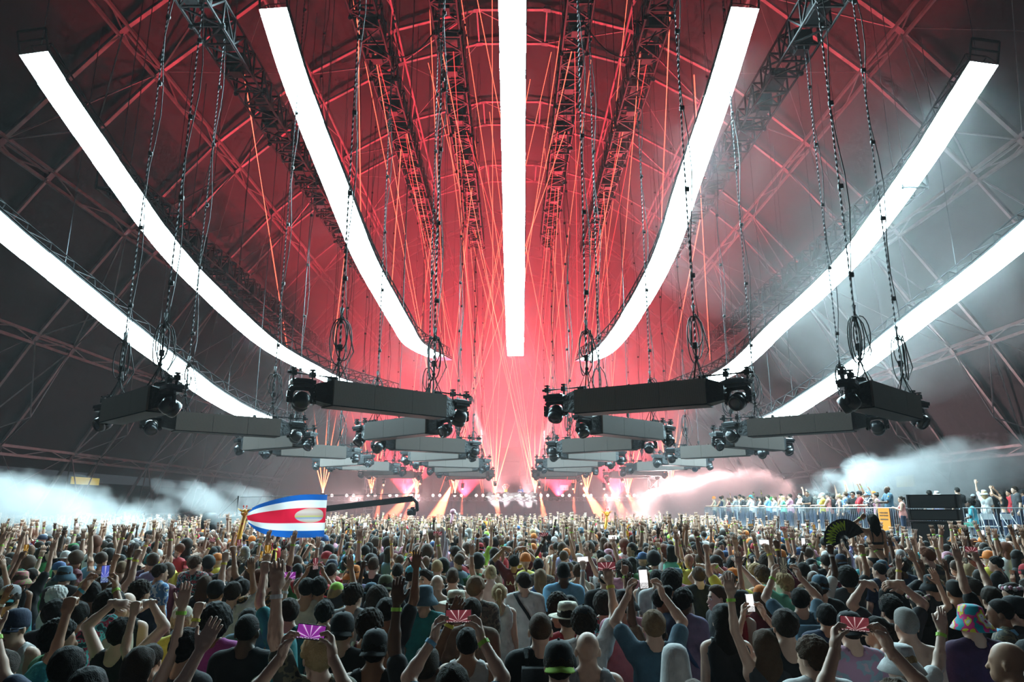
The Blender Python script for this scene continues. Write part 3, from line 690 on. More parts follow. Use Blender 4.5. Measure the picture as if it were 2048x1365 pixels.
# ================================================================ people: smooth bodies from blended shapes
f32 = np.float32
def A(*v): return np.array(v, dtype=f32)
def sd_cap(P, a, b, ra, rb):
    a = np.asarray(a, f32); b = np.asarray(b, f32); ab = b-a; q = P-a
    h = np.clip((q@ab)/max(1e-9, float(ab@ab)), 0, 1); d = q-h[:, None]*ab
    return np.sqrt((d*d).sum(1))-(ra+(rb-ra)*h)
def sd_ell(P, c, r, R=None):
    q = P-np.asarray(c, f32)
    if R is not None: q = q@R                     # R: columns are the local axes
    r = np.asarray(r, f32); k0 = np.sqrt(((q/r)**2).sum(1)); k1 = np.sqrt(((q/(r*r))**2).sum(1))+1e-9
    return k0*(k0-1)/k1
def smin(a, b, k):
    h = np.maximum(k-np.abs(a-b), 0)/k
    return np.minimum(a, b)-h*h*k*.25
def surface_nets(fn, lo, hi, h, zs=None):
    """mesh of fn(P) < 0 on a grid of pitch h (zs: own levels along Z)"""
    xs = np.arange(lo[0], hi[0]+h, h, dtype=f32); ys = np.arange(lo[1], hi[1]+h, h, dtype=f32)
    zs = np.arange(lo[2], hi[2]+h, h, dtype=f32) if zs is None else np.asarray(zs, f32)
    nx, ny, nz = len(xs), len(ys), len(zs); S = 4
    cx, cy_, cz = xs[::S], ys[::S], zs[::S]
    G = np.stack(np.meshgrid(cx, cy_, cz, indexing='ij'), -1).reshape(-1, 3); cv = fn(G).reshape(len(cx), len(cy_), len(cz))
    up = lambda a: np.repeat(np.repeat(np.repeat(a, S, 0), S, 1), S, 2)[:nx, :ny, :nz]
    big = up(cv); dzmax = float(np.max(np.diff(zs))) if nz > 1 else h
    rad = S*math.sqrt(2*h*h+(dzmax if dzmax < 2*h else h)**2)*1.25
    mask = np.abs(big) < rad
    if dzmax > 2*h: mask[:, :, zs < zs[0]+.95] |= (np.abs(big[:, :, zs < zs[0]+.95]) < rad+dzmax*S)
    V = np.where(big < 0, f32(-1), f32(1)).astype(f32)
    idx = np.argwhere(mask); Pm = np.stack([xs[idx[:, 0]], ys[idx[:, 1]], zs[idx[:, 2]]], 1); V[mask] = fn(Pm)
    ins = V < 0
    acc = np.zeros((nx-1, ny-1, nz-1, 3), f32); cnt = np.zeros((nx-1, ny-1, nz-1), f32)
    ax = [xs, ys, zs]; quads = []
    cells = {}
    n_ = [nx, ny, nz]
    act = np.zeros((nx-1, ny-1, nz-1), bool)
    edges = []
    for d in range(3):
        s0 = [slice(None)]*3; s1 = [slice(None)]*3; s0[d] = slice(0, n_[d]-1); s1[d] = slice(1, n_[d])
        a, b = V[tuple(s0)], V[tuple(s1)]; e = np.argwhere((a < 0) != (b < 0))
        va = a[tuple(e.T)]; vb = b[tuple(e.T)]; t = va/(va-vb)
        p = np.stack([ax[k][e[:, k]] for k in range(3)], 1); p1 = ax[d][e[:, d]+1]; p[:, d] = p[:, d]+t*(p1-p[:, d])
        o1, o2 = [k for k in range(3) if k != d]
        ok = np.ones(len(e), bool); cs = []
        for i1, i2 in ((1, 1), (0, 1), (0, 0), (1, 0)):
            c = e.copy(); c[:, o1] -= i1; c[:, o2] -= i2; cs.append(c)
            ok &= (c[:, o1] >= 0) & (c[:, o2] >= 0) & (c[:, o1] < n_[o1]-1) & (c[:, o2] < n_[o2]-1)
        for c in cs:
            c = c[ok]; np.add.at(acc, (c[:, 0], c[:, 1], c[:, 2]), p[ok]); np.add.at(cnt, (c[:, 0], c[:, 1], c[:, 2]), 1)
        edges.append(([c[ok] for c in cs], va[ok] < 0, d))
    act = cnt > 0; ids = np.full(act.shape, -1, np.int64); ids[act] = np.arange(act.sum())
    verts = acc[act]/cnt[act][:, None]
    for cs, neg, d in edges:
        q = np.stack([ids[c[:, 0], c[:, 1], c[:, 2]] for c in cs], 1)
        flip = neg if d != 1 else ~neg
        q[~flip] = q[~flip][:, ::-1]; quads.append(q)
    quads = np.concatenate(quads)
    eps = f32(.002)
    for _ in range(1):                            # pull the points onto the surface
        f0 = fn(verts); g = np.stack([fn(verts+eps*np.eye(3, dtype=f32)[k])-f0 for k in range(3)], 1)/eps
        gl = (g*g).sum(1)+1e-6; step = np.clip(f0/gl, -h, h)[:, None]*g; verts = verts-step*.9
    return verts, quads
def np_mesh(name, verts, quads, mats, smooth=True, midx=None):
    me = bpy.data.meshes.new(name); nv, nf = len(verts), len(quads); k = quads.shape[1]
    me.vertices.add(nv); me.vertices.foreach_set('co', np.asarray(verts, f32).ravel())
    me.loops.add(nf*k); me.loops.foreach_set('vertex_index', quads.astype(np.int32).ravel())
    me.polygons.add(nf); me.polygons.foreach_set('loop_start', np.arange(0, nf*k, k, dtype=np.int32)); me.polygons.foreach_set('loop_total', np.full(nf, k, np.int32))
    if smooth: me.polygons.foreach_set('use_smooth', np.ones(nf, bool))
    for m in mats: me.materials.append(m)
    if midx is not None: me.polygons.foreach_set('material_index', midx.astype(np.int32))
    me.update(calc_edges=True); me.validate(); return me
def unit(v): v = np.asarray(v, float); return v/np.linalg.norm(v)

# ---- hands: wrist at the origin, fingers +Z, palm faces +Y, thumb towards -X (a right hand held up, palm forward)
def hand_shape(kind):
    L = []
    palm = [('e', (0, 0, .058), (.041, .0165, .05)), ('e', (.0, 0, .09), (.043, .014, .024)), ('c', (0, 0, -.03), (0, 0, .03), .0265, .026), ('e', (-.022, .008, .04), (.02, .017, .03))]
    X = [-.031, -.0105, .0105, .0305]; LEN = [.07, .078, .073, .057]; fing = []
    for i, (x, l) in enumerate(zip(X, LEN)):
        b = np.array((x, 0, .1-abs(x-.0)*.12)); sp = x*3.2
        if kind == 'open': d1 = unit((sp, .1, 1)); d2 = unit((sp*.9, .28, 1)); segs = [(b, b+d1*l*.52), (b+d1*l*.52, b+d1*l*.52+d2*l*.5)]
        elif kind == 'relax': d1 = unit((sp*.4, .5, 1)); d2 = unit((sp*.2, 1.3, .5)); segs = [(b, b+d1*l*.5), (b+d1*l*.5, b+d1*l*.5+d2*l*.5)]
        elif kind == 'fist' or (kind == 'point' and i > 0): k1 = b+np.array((0, .03, .012)); k2 = k1+np.array((0, .012, -.034)); k3 = k2+np.array((0, -.022, -.012)); segs = [(b, k1), (k1, k2), (k2, k3)]
        elif kind == 'point': d1 = unit((sp*.4, .05, 1)); segs = [(b, b+d1*l*.5), (b+d1*l*.5, b+d1*l)]
        else: d1 = unit((sp*.3, .75, 1)); k1 = b+d1*l*.52; segs = [(b, k1), (k1, k1+unit((0, 1, -.1))*l*.4)]    # grip
        fing.append(segs)
    if kind in ('fist', 'point'): th = [((-.03, .008, .03), (-.045, .03, .058)), ((-.045, .03, .058), (-.018, .05, .075))]
    elif kind == 'grip': th = [((-.03, .005, .03), (-.055, .03, .065)), ((-.055, .03, .065), (-.045, .06, .09))]
    elif kind == 'relax': th = [((-.03, .005, .03), (-.052, .022, .066)), ((-.052, .022, .066), (-.05, .038, .095))]
    else: th = [((-.03, .005, .03), (-.062, .012, .063)), ((-.062, .012, .063), (-.078, .016, .096))]
    def fn(P):
        d = None
        for p in palm:
            e = sd_ell(P, p[1], p[2]) if p[0] == 'e' else sd_cap(P, p[1], p[2], p[3], p[4]); d = e if d is None else smin(d, e, .022)
        for segs in fing:
            e = None
            for j, (a, c) in enumerate(segs):
                s = sd_cap(P, a, c, .0098-.0008*j, .0092-.0012*j); e = s if e is None else np.minimum(e, s)
            d = smin(d, e, .007)
        e = None
        for j, (a, c) in enumerate(th): s = sd_cap(P, a, c, .0135-.003*j, .0112-.0022*j); e = s if e is None else np.minimum(e, s)
        return smin(d, e, .012)
    return surface_nets(fn, (-.1, -.03, -.05), (.065, .085, .19), .0058)
HANDS = {k: hand_shape(k) for k in ('open', 'fist', 'grip', 'relax', 'point')}

# ---- poses: (upper-arm direction, forearm direction, hand) for right and left; x is outwards
DOWN = ((.13, -.03, -1), (.06, .3, -1), 'relax')
UP = ((.32, .12, .95), (.02, .12, 1), 'open'); UPF = ((.5, .25, .8), (.02, .25, .97), 'fist'); BENT = ((.8, .25, .45), (-.25, .15, 1), 'open')
WAVE = ((.75, .2, .4), (.4, .12, .9), 'open'); PT = ((.42, .3, .85), (.0, .3, .95), 'point'); PH2 = ((.34, .6, .55), (-.52, .38, .78), 'grip'); PH1 = ((.38, .5, .7), (-.08, .35, .95), 'grip')
FRONT = ((.22, .28, -.93), (-.5, .82, .35), 'fist'); LEAN = ((.12, .5, -.85), (-.12, .98, .02), 'relax'); HEAD = ((.85, .12, .35), (-.9, .15, .55), 'relax'); HEART = ((.6, .25, .75), (-.66, .25, .7), 'relax')
LAP = ((.1, .25, -.96), (-.2, .9, -.3), 'relax')
REACH = ((.3, .75, .6), (.05, .7, .75), 'open')
POSES = dict(down=(DOWN, DOWN), r_up=(UP, DOWN), both_up=(UP, UP), fist=(UPF, DOWN), fists=(UPF, UPF), bent=(BENT, DOWN), wave=(WAVE, FRONT), point=(PT, DOWN), phone2=(PH2, PH2), phone1=(PH1, DOWN),
             front=(FRONT, FRONT), lean=(LEAN, LEAN), heart=(HEART, HEART), head=(HEAD, HEAD), reach=(REACH, DOWN), wild=(UP, BENT), sit=(LAP, LAP), ride=(DOWN, HEAD))
def limb(s, spec, g):
    u, fo, hk = spec; u = unit((u[0]*s, u[1], u[2])); fo = unit((fo[0]*s, fo[1], fo[2])); w = .178 if g == 'm' else .152
    sh = np.array((s*(w-.025*max(0, u[2])), -.005+.03*max(0, u[1]), 1.425+.055*max(0, u[2]))); el = sh+u*.285; wr = el+fo*.255
    return sh, el, wr, fo, hk
def head_R(yaw, pitch):
    return np.array(Matrix.Rotation(yaw, 3, 'Z') @ Matrix.Rotation(pitch, 3, 'X'), dtype=float)
HEAD_C = np.array((0, .012, 1.605)); NECK = np.array((0, -.02, 1.5))
def head_parts(P, R, C, g):
    q = ((P-C.astype(f32))@R.astype(f32)).astype(f32); d = sd_ell(q, (0, -.012, .05), (.0755, .097, .088))
    jw = .056 if g == 'm' else .05
    d = smin(d, sd_ell(q, (0, .03, -.03), (jw, .06, .072)), .05); d = smin(d, sd_cap(q, (0, .07, -.075), (0, .055, -.07), .022, .03), .03)
    d = smin(d, sd_cap(q, (-.028, .076, .038), (.028, .076, .038), .012, .012), .02)        # brow
    d = smin(d, sd_cap(q, (0, .09, .02), (0, .108, -.018), .006, .013), .016)               # nose
    d = smin(d, sd_ell(q, (0, .086, -.052), (.024, .012, .012)), .014)                      # lips
    for s in (-1, 1):
        d = np.maximum(d, -(sd_ell(q, (s*.032, .098, .018), (.019, .014, .012))))           # eye sockets
        d = smin(d, sd_ell(q, (s*.032, .076, .018), (.014, .012, .011)), .005)
        d = smin(d, sd_ell(q, (s*.079, -.008, .008), (.011, .02, .032)), .008)              # ears
    return d
def skeleton(g, pose, hy, hp):
    r, l = POSES[pose]; arms = [limb(1, r, g), limb(-1, l, g)]; R = head_R(hy, hp)
    return arms, R, NECK+R@(HEAD_C-NECK)
def torso_field(P, g, inf=0.0, sit=False):
    m = g == 'm'
    d = sd_ell(P, (0, -.005, 1.29), ((.158 if m else .135)+inf, (.108 if m else .1)+inf, .2+inf))
    d = smin(d, sd_cap(P, (-.13 if m else -.11, -.01, 1.42), (.13 if m else .11, -.01, 1.42), .06+inf, .06+inf), .06)
    d = smin(d, sd_ell(P, (0, .0, 1.1), ((.142 if m else .118)+inf, (.1 if m else .085)+inf, .2+inf)), .07)
    d = smin(d, sd_ell(P, (0, -.012, .93), ((.16 if m else .165)+inf, .118+inf, .14+inf)), .07)
    for s in (-1, 1):
        d = smin(d, sd_cap(P, (s*.04, -.02, 1.5), (s*.14, -.012, 1.435), .035+inf, .045+inf), .04)
        if not m: d = smin(d, sd_ell(P, (s*.062, .085, 1.285), (.055+inf, .05+inf, .055+inf)), .03)
        d = smin(d, sd_ell(P, (s*.085, -.085, 1.34), (.06+inf, .028+inf, .09+inf)), .05)     # shoulder blades
    return d
def leg_field(P, sit=False, inf=0.0):
    d = None
    for s in (-1, 1):
        hip = (s*.09, 0, .9); kn = (s*.1, .44, .9-.36) if sit else (s*.1, .015, .49); kn = (s*.1, .42, .93) if sit else kn
        an = (s*.1, .42, .5) if sit else (s*.105, -.02, .08)
        e = smin(sd_cap(P, hip, kn, .088+inf, .058+inf), sd_cap(P, kn, an, .058+inf, .04+inf), .03)
        e = smin(e, sd_cap(P, (an[0], an[1]-.03, an[2]-.04), (an[0], an[1]+.14, an[2]-.055), .038, .03), .02)
        d = e if d is None else np.minimum(d, e)
    return d
ZS = np.concatenate([np.arange(-.02, .88, .036), np.arange(.88, 2.32, .0145)])
def grid_box(arms):
    pts = np.array([p for a in arms for p in a[:3]]); lo = np.minimum(pts.min(0)-.1, (-.3, -.22, 0)); hi = np.maximum(pts.max(0)+.1, (.3, .24, 1.8))
    return lo, hi
BODY = {}
def body(g, pose, hy=0.0, hp=0.0):
    key = (g, pose, round(hy, 2), round(hp, 2))
    if key in BODY: return BODY[key]
    arms, R, C = skeleton(g, pose, hy, hp); sit = pose in ('sit', 'ride')
    def fn(P):
        d = torso_field(P, g); d = smin(d, leg_field(P, sit), .05)
        for sh, el, wr, fo, hk in arms:
            k = 1.0 if g == 'm' else .82
            a = smin(sd_cap(P, sh, el, .055*k, .041*k), sd_cap(P, el, wr+fo*.01, .04*k, .0275), .02)
            m = el+(wr-el)*.3; a = smin(a, sd_cap(P, el+(wr-el)*.1, m, .036*k, .041*k), .02)
            d = smin(d, a, .045)
        nk = sd_cap(P, (0, -.025, 1.43), (C-R@np.array((0, .02, .05))), .06 if g == 'm' else .05, .054 if g == 'm' else .045)
        return smin(smin(d, nk, .04), head_parts(P, R, C, g), .025)
    lo, hi = grid_box(arms); hi[1] = max(hi[1], .6 if sit else .2)
    v, q = surface_nets(fn, lo, hi, .0145, ZS[ZS < hi[2]+.03])
    info = dict(R=R, C=C, arms=arms, hands=[]); vs, qs = [v], [q]; off = len(v)
    for (sh, el, wr, fo, hk), s in zip(arms, (1, -1)):
        hv, hq = HANDS[hk]; up = fo[2] > -.2
        n = np.array((0, 1., 0)) if up else np.array((-s, 0, 0.)) ; fd = fo.copy()
        if pose in ('phone2',): n = np.array((-s*.75, -.2, 0)); fd = unit(fo+np.array((s*.25, .1, .3)))
        if hk == 'grip' and pose == 'phone1': n = np.array((-.1*s, .9, 0))
        if pose in ('front', 'lean', 'sit'): n = np.array((0, 0, -1.)) if pose != 'front' else np.array((-s, 0, 0.))
        if pose == 'heart': n = np.array((0, .6, -.6)); fd = unit((-s*.9, .1, -.1))
        n = n-fd*(n@fd); n = unit(n); x = np.cross(n, fd)
        M = np.stack([x*(1 if s > 0 else -1), n, fd], 1)       # left hand mirrored
        w = hv@M.T+wr; vs.append(w.astype(f32)); qq = hq if s > 0 else hq[:, ::-1]; qs.append(qq+off); off += len(w)
        info['hands'].append(dict(wrist=wr, dir=fo, fd=fd, n=n, elbow=el))
    me = np_mesh('body', np.concatenate(vs), np.concatenate(qs), [mat('skin_light', (.62, .36, .25), .5)])
    BODY[key] = (me, info); return BODY[key]
def folds(P, amp):
    x, y, z = P[:, 0], P[:, 1], P[:, 2]
    return amp*(np.sin(31*z+17*x+6*np.sin(9*x+4*y))*.6+np.sin(23*x-29*z+11*y)*.5)*np.clip((1.5-z)*4, 0, 1)
CLOTH = {}
def garment(kind, g, pose):
    key = (kind, g, pose)
    if key in CLOTH: return CLOTH[key]
    arms, R, C = skeleton(g, pose, 0, 0); sit = pose in ('sit', 'ride'); lo, hi = grid_box(arms); h = .0165
    if kind in ('tee', 'long', 'tank', 'crop'):
        def fn(P):
            d = torso_field(P, g, .014); z = P[:, 2]
            if kind != 'crop': d = smin(d, sd_ell(P, (0, -.01, .97), ((.196 if g == 'm' else .186), .152, .3)), .05)
            if kind in ('tee', 'long'):
                for sh, el, wr, fo, hk in arms:
                    e = sd_cap(P, sh, sh+(el-sh)*.62, .074, .068) if kind == 'tee' else smin(sd_cap(P, sh, el, .074, .058), sd_cap(P, el, el+(wr-el)*.9, .056, .042), .02)
                    d = smin(d, e, .045)
            else:
                for sh, el, wr, fo, hk in arms:
                    o = np.array((np.sign(sh[0])*.035, 0, .0)); d = np.maximum(d, -(sd_cap(P, sh+o+np.array((0, 0, .06)), sh+o*1.2+np.array((0, 0, -.17)), .075, .06)))
            d = d+folds(P, .0045)
            nr = (.075, .09, .075) if kind in ('tee', 'long') else (.1, .13, .16)
            d = np.maximum(d, -sd_ell(P, (0, .03, 1.53), nr)); d = np.maximum(d, -sd_cap(P, (0, -.03, 1.5), (0, 0, 1.66), .062, .12))
            if kind == 'tank': d = np.maximum(d, -sd_ell(P, (0, -.12, 1.53), (.085, .12, .13)))
            hem = 1.17 if kind == 'crop' else (.83 if not sit else .86)
            return np.maximum(d, hem-z)
        lo2 = np.array(lo); lo2[2] = .78
        v, q = surface_nets(fn, lo2, np.minimum(hi, (9, 9, 1.95)), h)
    elif kind == 'bra':
        def fn(P):
            d = torso_field(P, g, .008); z = P[:, 2]; band = np.maximum(d, np.abs(z-1.235)-.022)
            for s in (-1, 1): band = np.minimum(band, np.maximum(d, np.abs(P[:, 0]-s*.09)-.009)+np.where(z < 1.22, .05, 0)+np.where(z > 1.5, .05, 0))
            band = np.minimum(band, np.maximum(d, np.abs(z-1.13+P[:, 0]*.1)-.008)); band = np.minimum(band, np.maximum(torso_field(P, g, .012), np.abs(z-.92)-.06))
            return band
        v, q = surface_nets(fn, (-.26, -.22, .8), (.26, .22, 1.55), .0095)
    elif kind == 'trousers':
        def fn(P):
            d = leg_field(P, sit, .02); d = smin(d, sd_ell(P, (0, -.012, .92), (.175, .13, .12)), .06)
            return np.maximum(np.maximum(d, P[:, 2]-.96), (.12 if not sit else .5)-P[:, 2])
        v, q = surface_nets(fn, (-.3, -.2, .06), (.3, .62 if sit else .2, 1.02), .034)
    CLOTH[key] = np_mesh(kind, v, q, [mat('cloth_black', (.018, .018, .02), .85)]); return CLOTH[key]

# ---- hair and hats in head space (origin = head centre)
def wob(P, f, a): return a*(np.sin(f*P[:, 0]+1.3)*np.sin(f*P[:, 1]+.7)*np.sin(f*P[:, 2]+2.1)+.5*np.sin(1.9*f*P[:, 0]+f*P[:, 2])*np.sin(1.7*f*P[:, 1]))
HAIR = {}
def hair(kind):
    if kind in HAIR: return HAIR[kind]
    inf, amp, fq, low = dict(buzz=(.005, .001, 60, -.05), short=(.014, .004, 70, -.05), messy=(.02, .006, 75, -.055), curly=(.028, .008, 95, -.07), afro=(.055, .006, 80, -.08), long=(.018, .005, 40, -.4), pony=(.011, .003, 60, -.4), bun=(.012, .003, 60, -.06), quiff=(.012, .004, 70, -.05), fade=(.004, .001, 60, -.04))[kind]
    def fn(P):
        d = sd_ell(P, (0, -.014, .052), (.0775+inf, .099+inf, .09+inf*(1.1 if kind != 'quiff' else 1)))
        if kind == 'fade': d = smin(d, sd_ell(P, (0, .0, .1), (.068, .088, .06)), .02)
        if kind == 'quiff': d = smin(d, sd_ell(P, (0, .045, .14), (.055, .05, .035)), .04)
        d = d+wob(P, fq, amp)
        k = P[:, 1]*.75-P[:, 2]*.66+.012; d = np.maximum(d, k-inf*.6)
        d = np.maximum(d, np.clip((P[:, 1]+.04)*3, -.06, .035)-P[:, 2]-.012)          # ear cut-out, nape stays
        d = np.maximum(d, low-P[:, 2])
        if kind == 'long':
            e = sd_ell(P, (0, -.075, -.12), (.1, .055, .24))+wob(P, 34, .006); e = np.minimum(e, sd_ell(P, (0, -.06, 0), (.097, .075, .1))); d = smin(d, np.maximum(e, P[:, 1]-.03), .03)
        if kind == 'pony': d = smin(d, sd_ell(P, (0, -.135, .075), (.032, .04, .032)), .02); d = smin(d, sd_cap(P, (0, -.155, .06), (.01, -.165, -.2), .034, .014)+wob(P, 50, .005), .02)
        if kind == 'bun': d = smin(d, sd_ell(P, (0, -.085, .135), (.045, .045, .04))+wob(P, 60, .005), .02)
        return d
    v, q = surface_nets(fn, (-.16, -.26, -.4 if low < -.3 else -.12), (.16, .17, .25), .009)
    HAIR[kind] = np_mesh('hair', v, q, [mat('hair_black', (.012, .009, .008), .5)]); return HAIR[kind]
HAT = {}
def hat(kind):
    if kind in HAT: return HAT[kind]
    b = MB(); c = (0, -.012, .035); E1 = 1.28
    if kind in ('cap', 'cap_back'):
        b.lathe([(.084, -.01), (.088, .02), (.087, .06), (.08, .095), (.06, .122), (.03, .134), (.008, .136)], c, 22, 0, sy=E1); b.ball((0, -.012, .174), .009, 6)
        vs, fs = [], []; n = 12; s = 1 if kind == 'cap' else -1
        for k in range(n+1):
            a = PI*(.12+.76*k/n)
            for rr, dz in ((.078, .03), (.155, .018)):
                x, y = rr*math.cos(a)*(1 if rr < .1 else .62), rr*math.sin(a)*1.22
                for t in (0, .007): vs.append((x, s*y-.012, dz+.012*math.sin(a)-(.02*abs(math.cos(a)) if rr > .1 else 0)+t))
        for k in range(n):
            o = k*4; p = o+4
            for f in ((0, 2, 6, 4), (1, 5, 7, 3), (2, 3, 7, 6)): fs.append(tuple(o+(i if i < 4 else i) for i in f))
        b.add(vs, fs, 1)
    elif kind == 'bucket':
        b.lathe([(.145, -.055), (.148, -.05), (.118, .0), (.092, .03), (.088, .075), (.078, .115), (.05, .128), (.008, .13)], c, 24, 0, sy=1.16)
        b.lathe([(.14, -.052), (.112, .0), (.086, .03)], c, 24, 0, sy=1.16)
    elif kind == 'beanie': b.lathe([(.088, -.015), (.093, -.01), (.093, .025), (.089, .03), (.087, .065), (.077, .105), (.052, .135), (.02, .148), (.006, .149)], c, 22, 0, sy=1.25)
    elif kind == 'fedora':
        b.lathe([(.165, .008), (.168, .014), (.12, .006), (.092, .012), (.09, .06)], c, 26, 0, sy=1.15); b.lathe([(.0915, .014), (.0925, .016), (.0915, .045), (.09, .046)], c, 26, 1, sy=1.15)
        b.lathe([(.09, .045), (.085, .1), (.074, .122), (.05, .115), (.02, .108), (.006, .107)], c, 26, 0, sy=1.15)
    elif kind == 'headband': b.lathe([(.0795, .03), (.083, .035), (.083, .065), (.0795, .07)], c, 22, 0, sy=1.25)
    elif kind == 'scarf':
        b.lathe([(.125, -.2), (.11, -.12), (.1, -.03), (.094, .03), (.089, .075), (.076, .115), (.048, .138), (.008, .145)], c, 22, 0, sy=1.18)
    elif kind == 'flowers':
        for k in range(16): a = 2*PI*k/16; b.ball((.092*math.cos(a), -.012+.112*math.sin(a), .085+.008*(k % 3)), .026+.004*(k % 2), 7, k % 2)
    elif kind == 'shades':
        for s in (-1, 1): b.box((s*.036, .107, .02), (.06, .012, .042)); b.bar((s*.068, .1, .025), (s*.084, -.01, .025), .006, .012)
        b.box((0, .109, .03), (.02, .008, .01))
    elif kind == 'face':
        for s in (-1, 1): b.ball((s*.032, .0785, .018), .0125, 8, 0); b.ball((s*.032, .0875, .018), .0055, 6, 1); b.bar((s*.016, .092, .042), (s*.05, .084, .044), .01, .009, 1)
        b.bar((-.022, .094, -.052), (.022, .094, -.052), .008, .012, 2)
    elif kind == 'headphones':
        b.tube([(.09*math.cos(a), -.01, .05+.105*math.sin(a)) for a in np.linspace(0, PI, 14)], .012, 6)
        for s in (-1, 1): b.lathe([(.04, 0), (.045, .012), (.03, .03)], (s*.08, -.01, .01), 12, 0, R=Matrix.Rotation(s*PI/2, 3, 'Y'))
    HAT[kind] = b.mesh(kind, [M_BLACK, M_BLACK, M_BLACK], True); return HAT[kind]
_b = MB(); _b.lathe([(.0345, -.012), (.0355, -.012), (.0355, .012), (.0345, .012)], n=14); WRISTBAND = _b.mesh('wristband', mat('band_green', (.2, .9, .08), .6))
_b = MB(); _b.box((0, -.2, 1.22), (.3, .13, .42), taper=.9); _b.box((0, -.27, 1.13), (.22, .05, .2))
for s in (-1, 1): _b.tube([(s*.1, -.15, 1.42), (s*.105, -.06, 1.515), (s*.11, .06, 1.49), (s*.115, .135, 1.36), (s*.125, .1, 1.1), (s*.12, -.12, 1.02)], .018, 6)
PACK = _b.mesh('backpack', M_BLACK, True)
_b = MB(); _b.tube([(-.13, .05, 1.5), (-.12, -.07, 1.5), (-.06, -.135, 1.4), (.03, -.14, 1.28), (.12, -.12, 1.12), (.17, -.05, 1.02)], .02, 6); STRAP = _b.mesh('shoulder_strap', M_BLACK, True)
_b = MB(); [_b.box((s*.1, .05, .04), (.09, .27, .08)) for s in (-1, 1)]; SHOES = _b.mesh('shoes', M_BLACK)

SKIN = dict(pale=(.72, .48, .38), light=(.66, .41, .3), tan=(.48, .265, .17), brown=(.24, .115, .066), dark=(.1, .048, .03))
for k, c in SKIN.items(): mat('skin_'+k, c, .48, spec=.35) if ('skin_'+k) not in MATS else None
HAIRC = dict(black=(.011, .009, .008), dark=(.03, .019, .013), brown=(.085, .045, .025), light=(.23, .135, .07), blond=(.5, .34, .17), grey=(.3, .28, .26), white=(.75, .72, .68), red=(.16, .05, .022))
for k, c in HAIRC.items(): mat('hairc_'+k, c, .7, bump=(150, .8, .012), spec=.15)
CLO = dict(black=(.014, .014, .016), charcoal=(.05, .05, .055), white=(.72, .71, .7), grey=(.3, .3, .31), navy=(.03, .045, .09), blue=(.05, .12, .3), teal=(.03, .25, .27), aqua=(.12, .55, .68), lightblue=(.22, .5, .75), green=(.04, .22, .06), lime=(.42, .75, .1), red=(.5, .03, .04), maroon=(.14, .02, .035), pink=(.68, .32, .42), magenta=(.38, .06, .28), lavender=(.26, .23, .42), yellow=(.85, .75, .1), orange=(.85, .25, .04), cream=(.62, .56, .44), brown=(.17, .1, .065), slate=(.07, .14, .2), olive=(.1, .11, .05), salmon=(.8, .32, .28), purple=(.07, .03, .08), mint=(.18, .62, .45))
for k, c in CLO.items(): mat('cloth_'+k, c, .85, noise=(14, .22), bump=(60, .25, .01)) if ('cloth_'+k) not in MATS else None
PRINTS = dict(floral=[(.02, .03, .03), (.1, .4, .4), (.5, .1, .12), (.03, .03, .03), (.5, .48, .4)], camo=[(.06, .06, .05), (.15, .13, .08), (.03, .03, .03)], tiger=[(.02, .015, .01), (.35, .16, .04), (.03, .02, .01), (.4, .22, .07)], bluefloral=[(.1, .25, .5), (.5, .6, .7), (.05, .12, .3), (.6, .55, .3)], tiedye=[(.55, .3, .42), (.35, .42, .5), (.6, .42, .5)], check=[(.08, .07, .06), (.2, .17, .14), (.06, .05, .05)], dots=[(.01, .01, .02), (.5, .48, .5), (.02, .02, .03)],
             rainbow=[(.02, .3, .38), (.7, .03, .2), (.75, .66, .05), (.7, .65, .62), (.6, .03, .2)], pinkpatch=[(.5, .16, .17), (.25, .28, .1), (.52, .18, .18)], roses=[(.01, .06, .07), (.1, .42, .42), (.35, .05, .09), (.01, .02, .02)])
for k, c in PRINTS.items(): pattern_mat('cloth_'+k, c, 16 if k not in ('rainbow', 'tiedye', 'bluefloral') else 9)
def set_mats(o, *names):
    for i, n in enumerate(names):
        if i < len(o.material_slots): o.material_slots[i].link = 'OBJECT'; o.material_slots[i].material = MATS[n] if isinstance(n, str) else n
PEOPLE = []
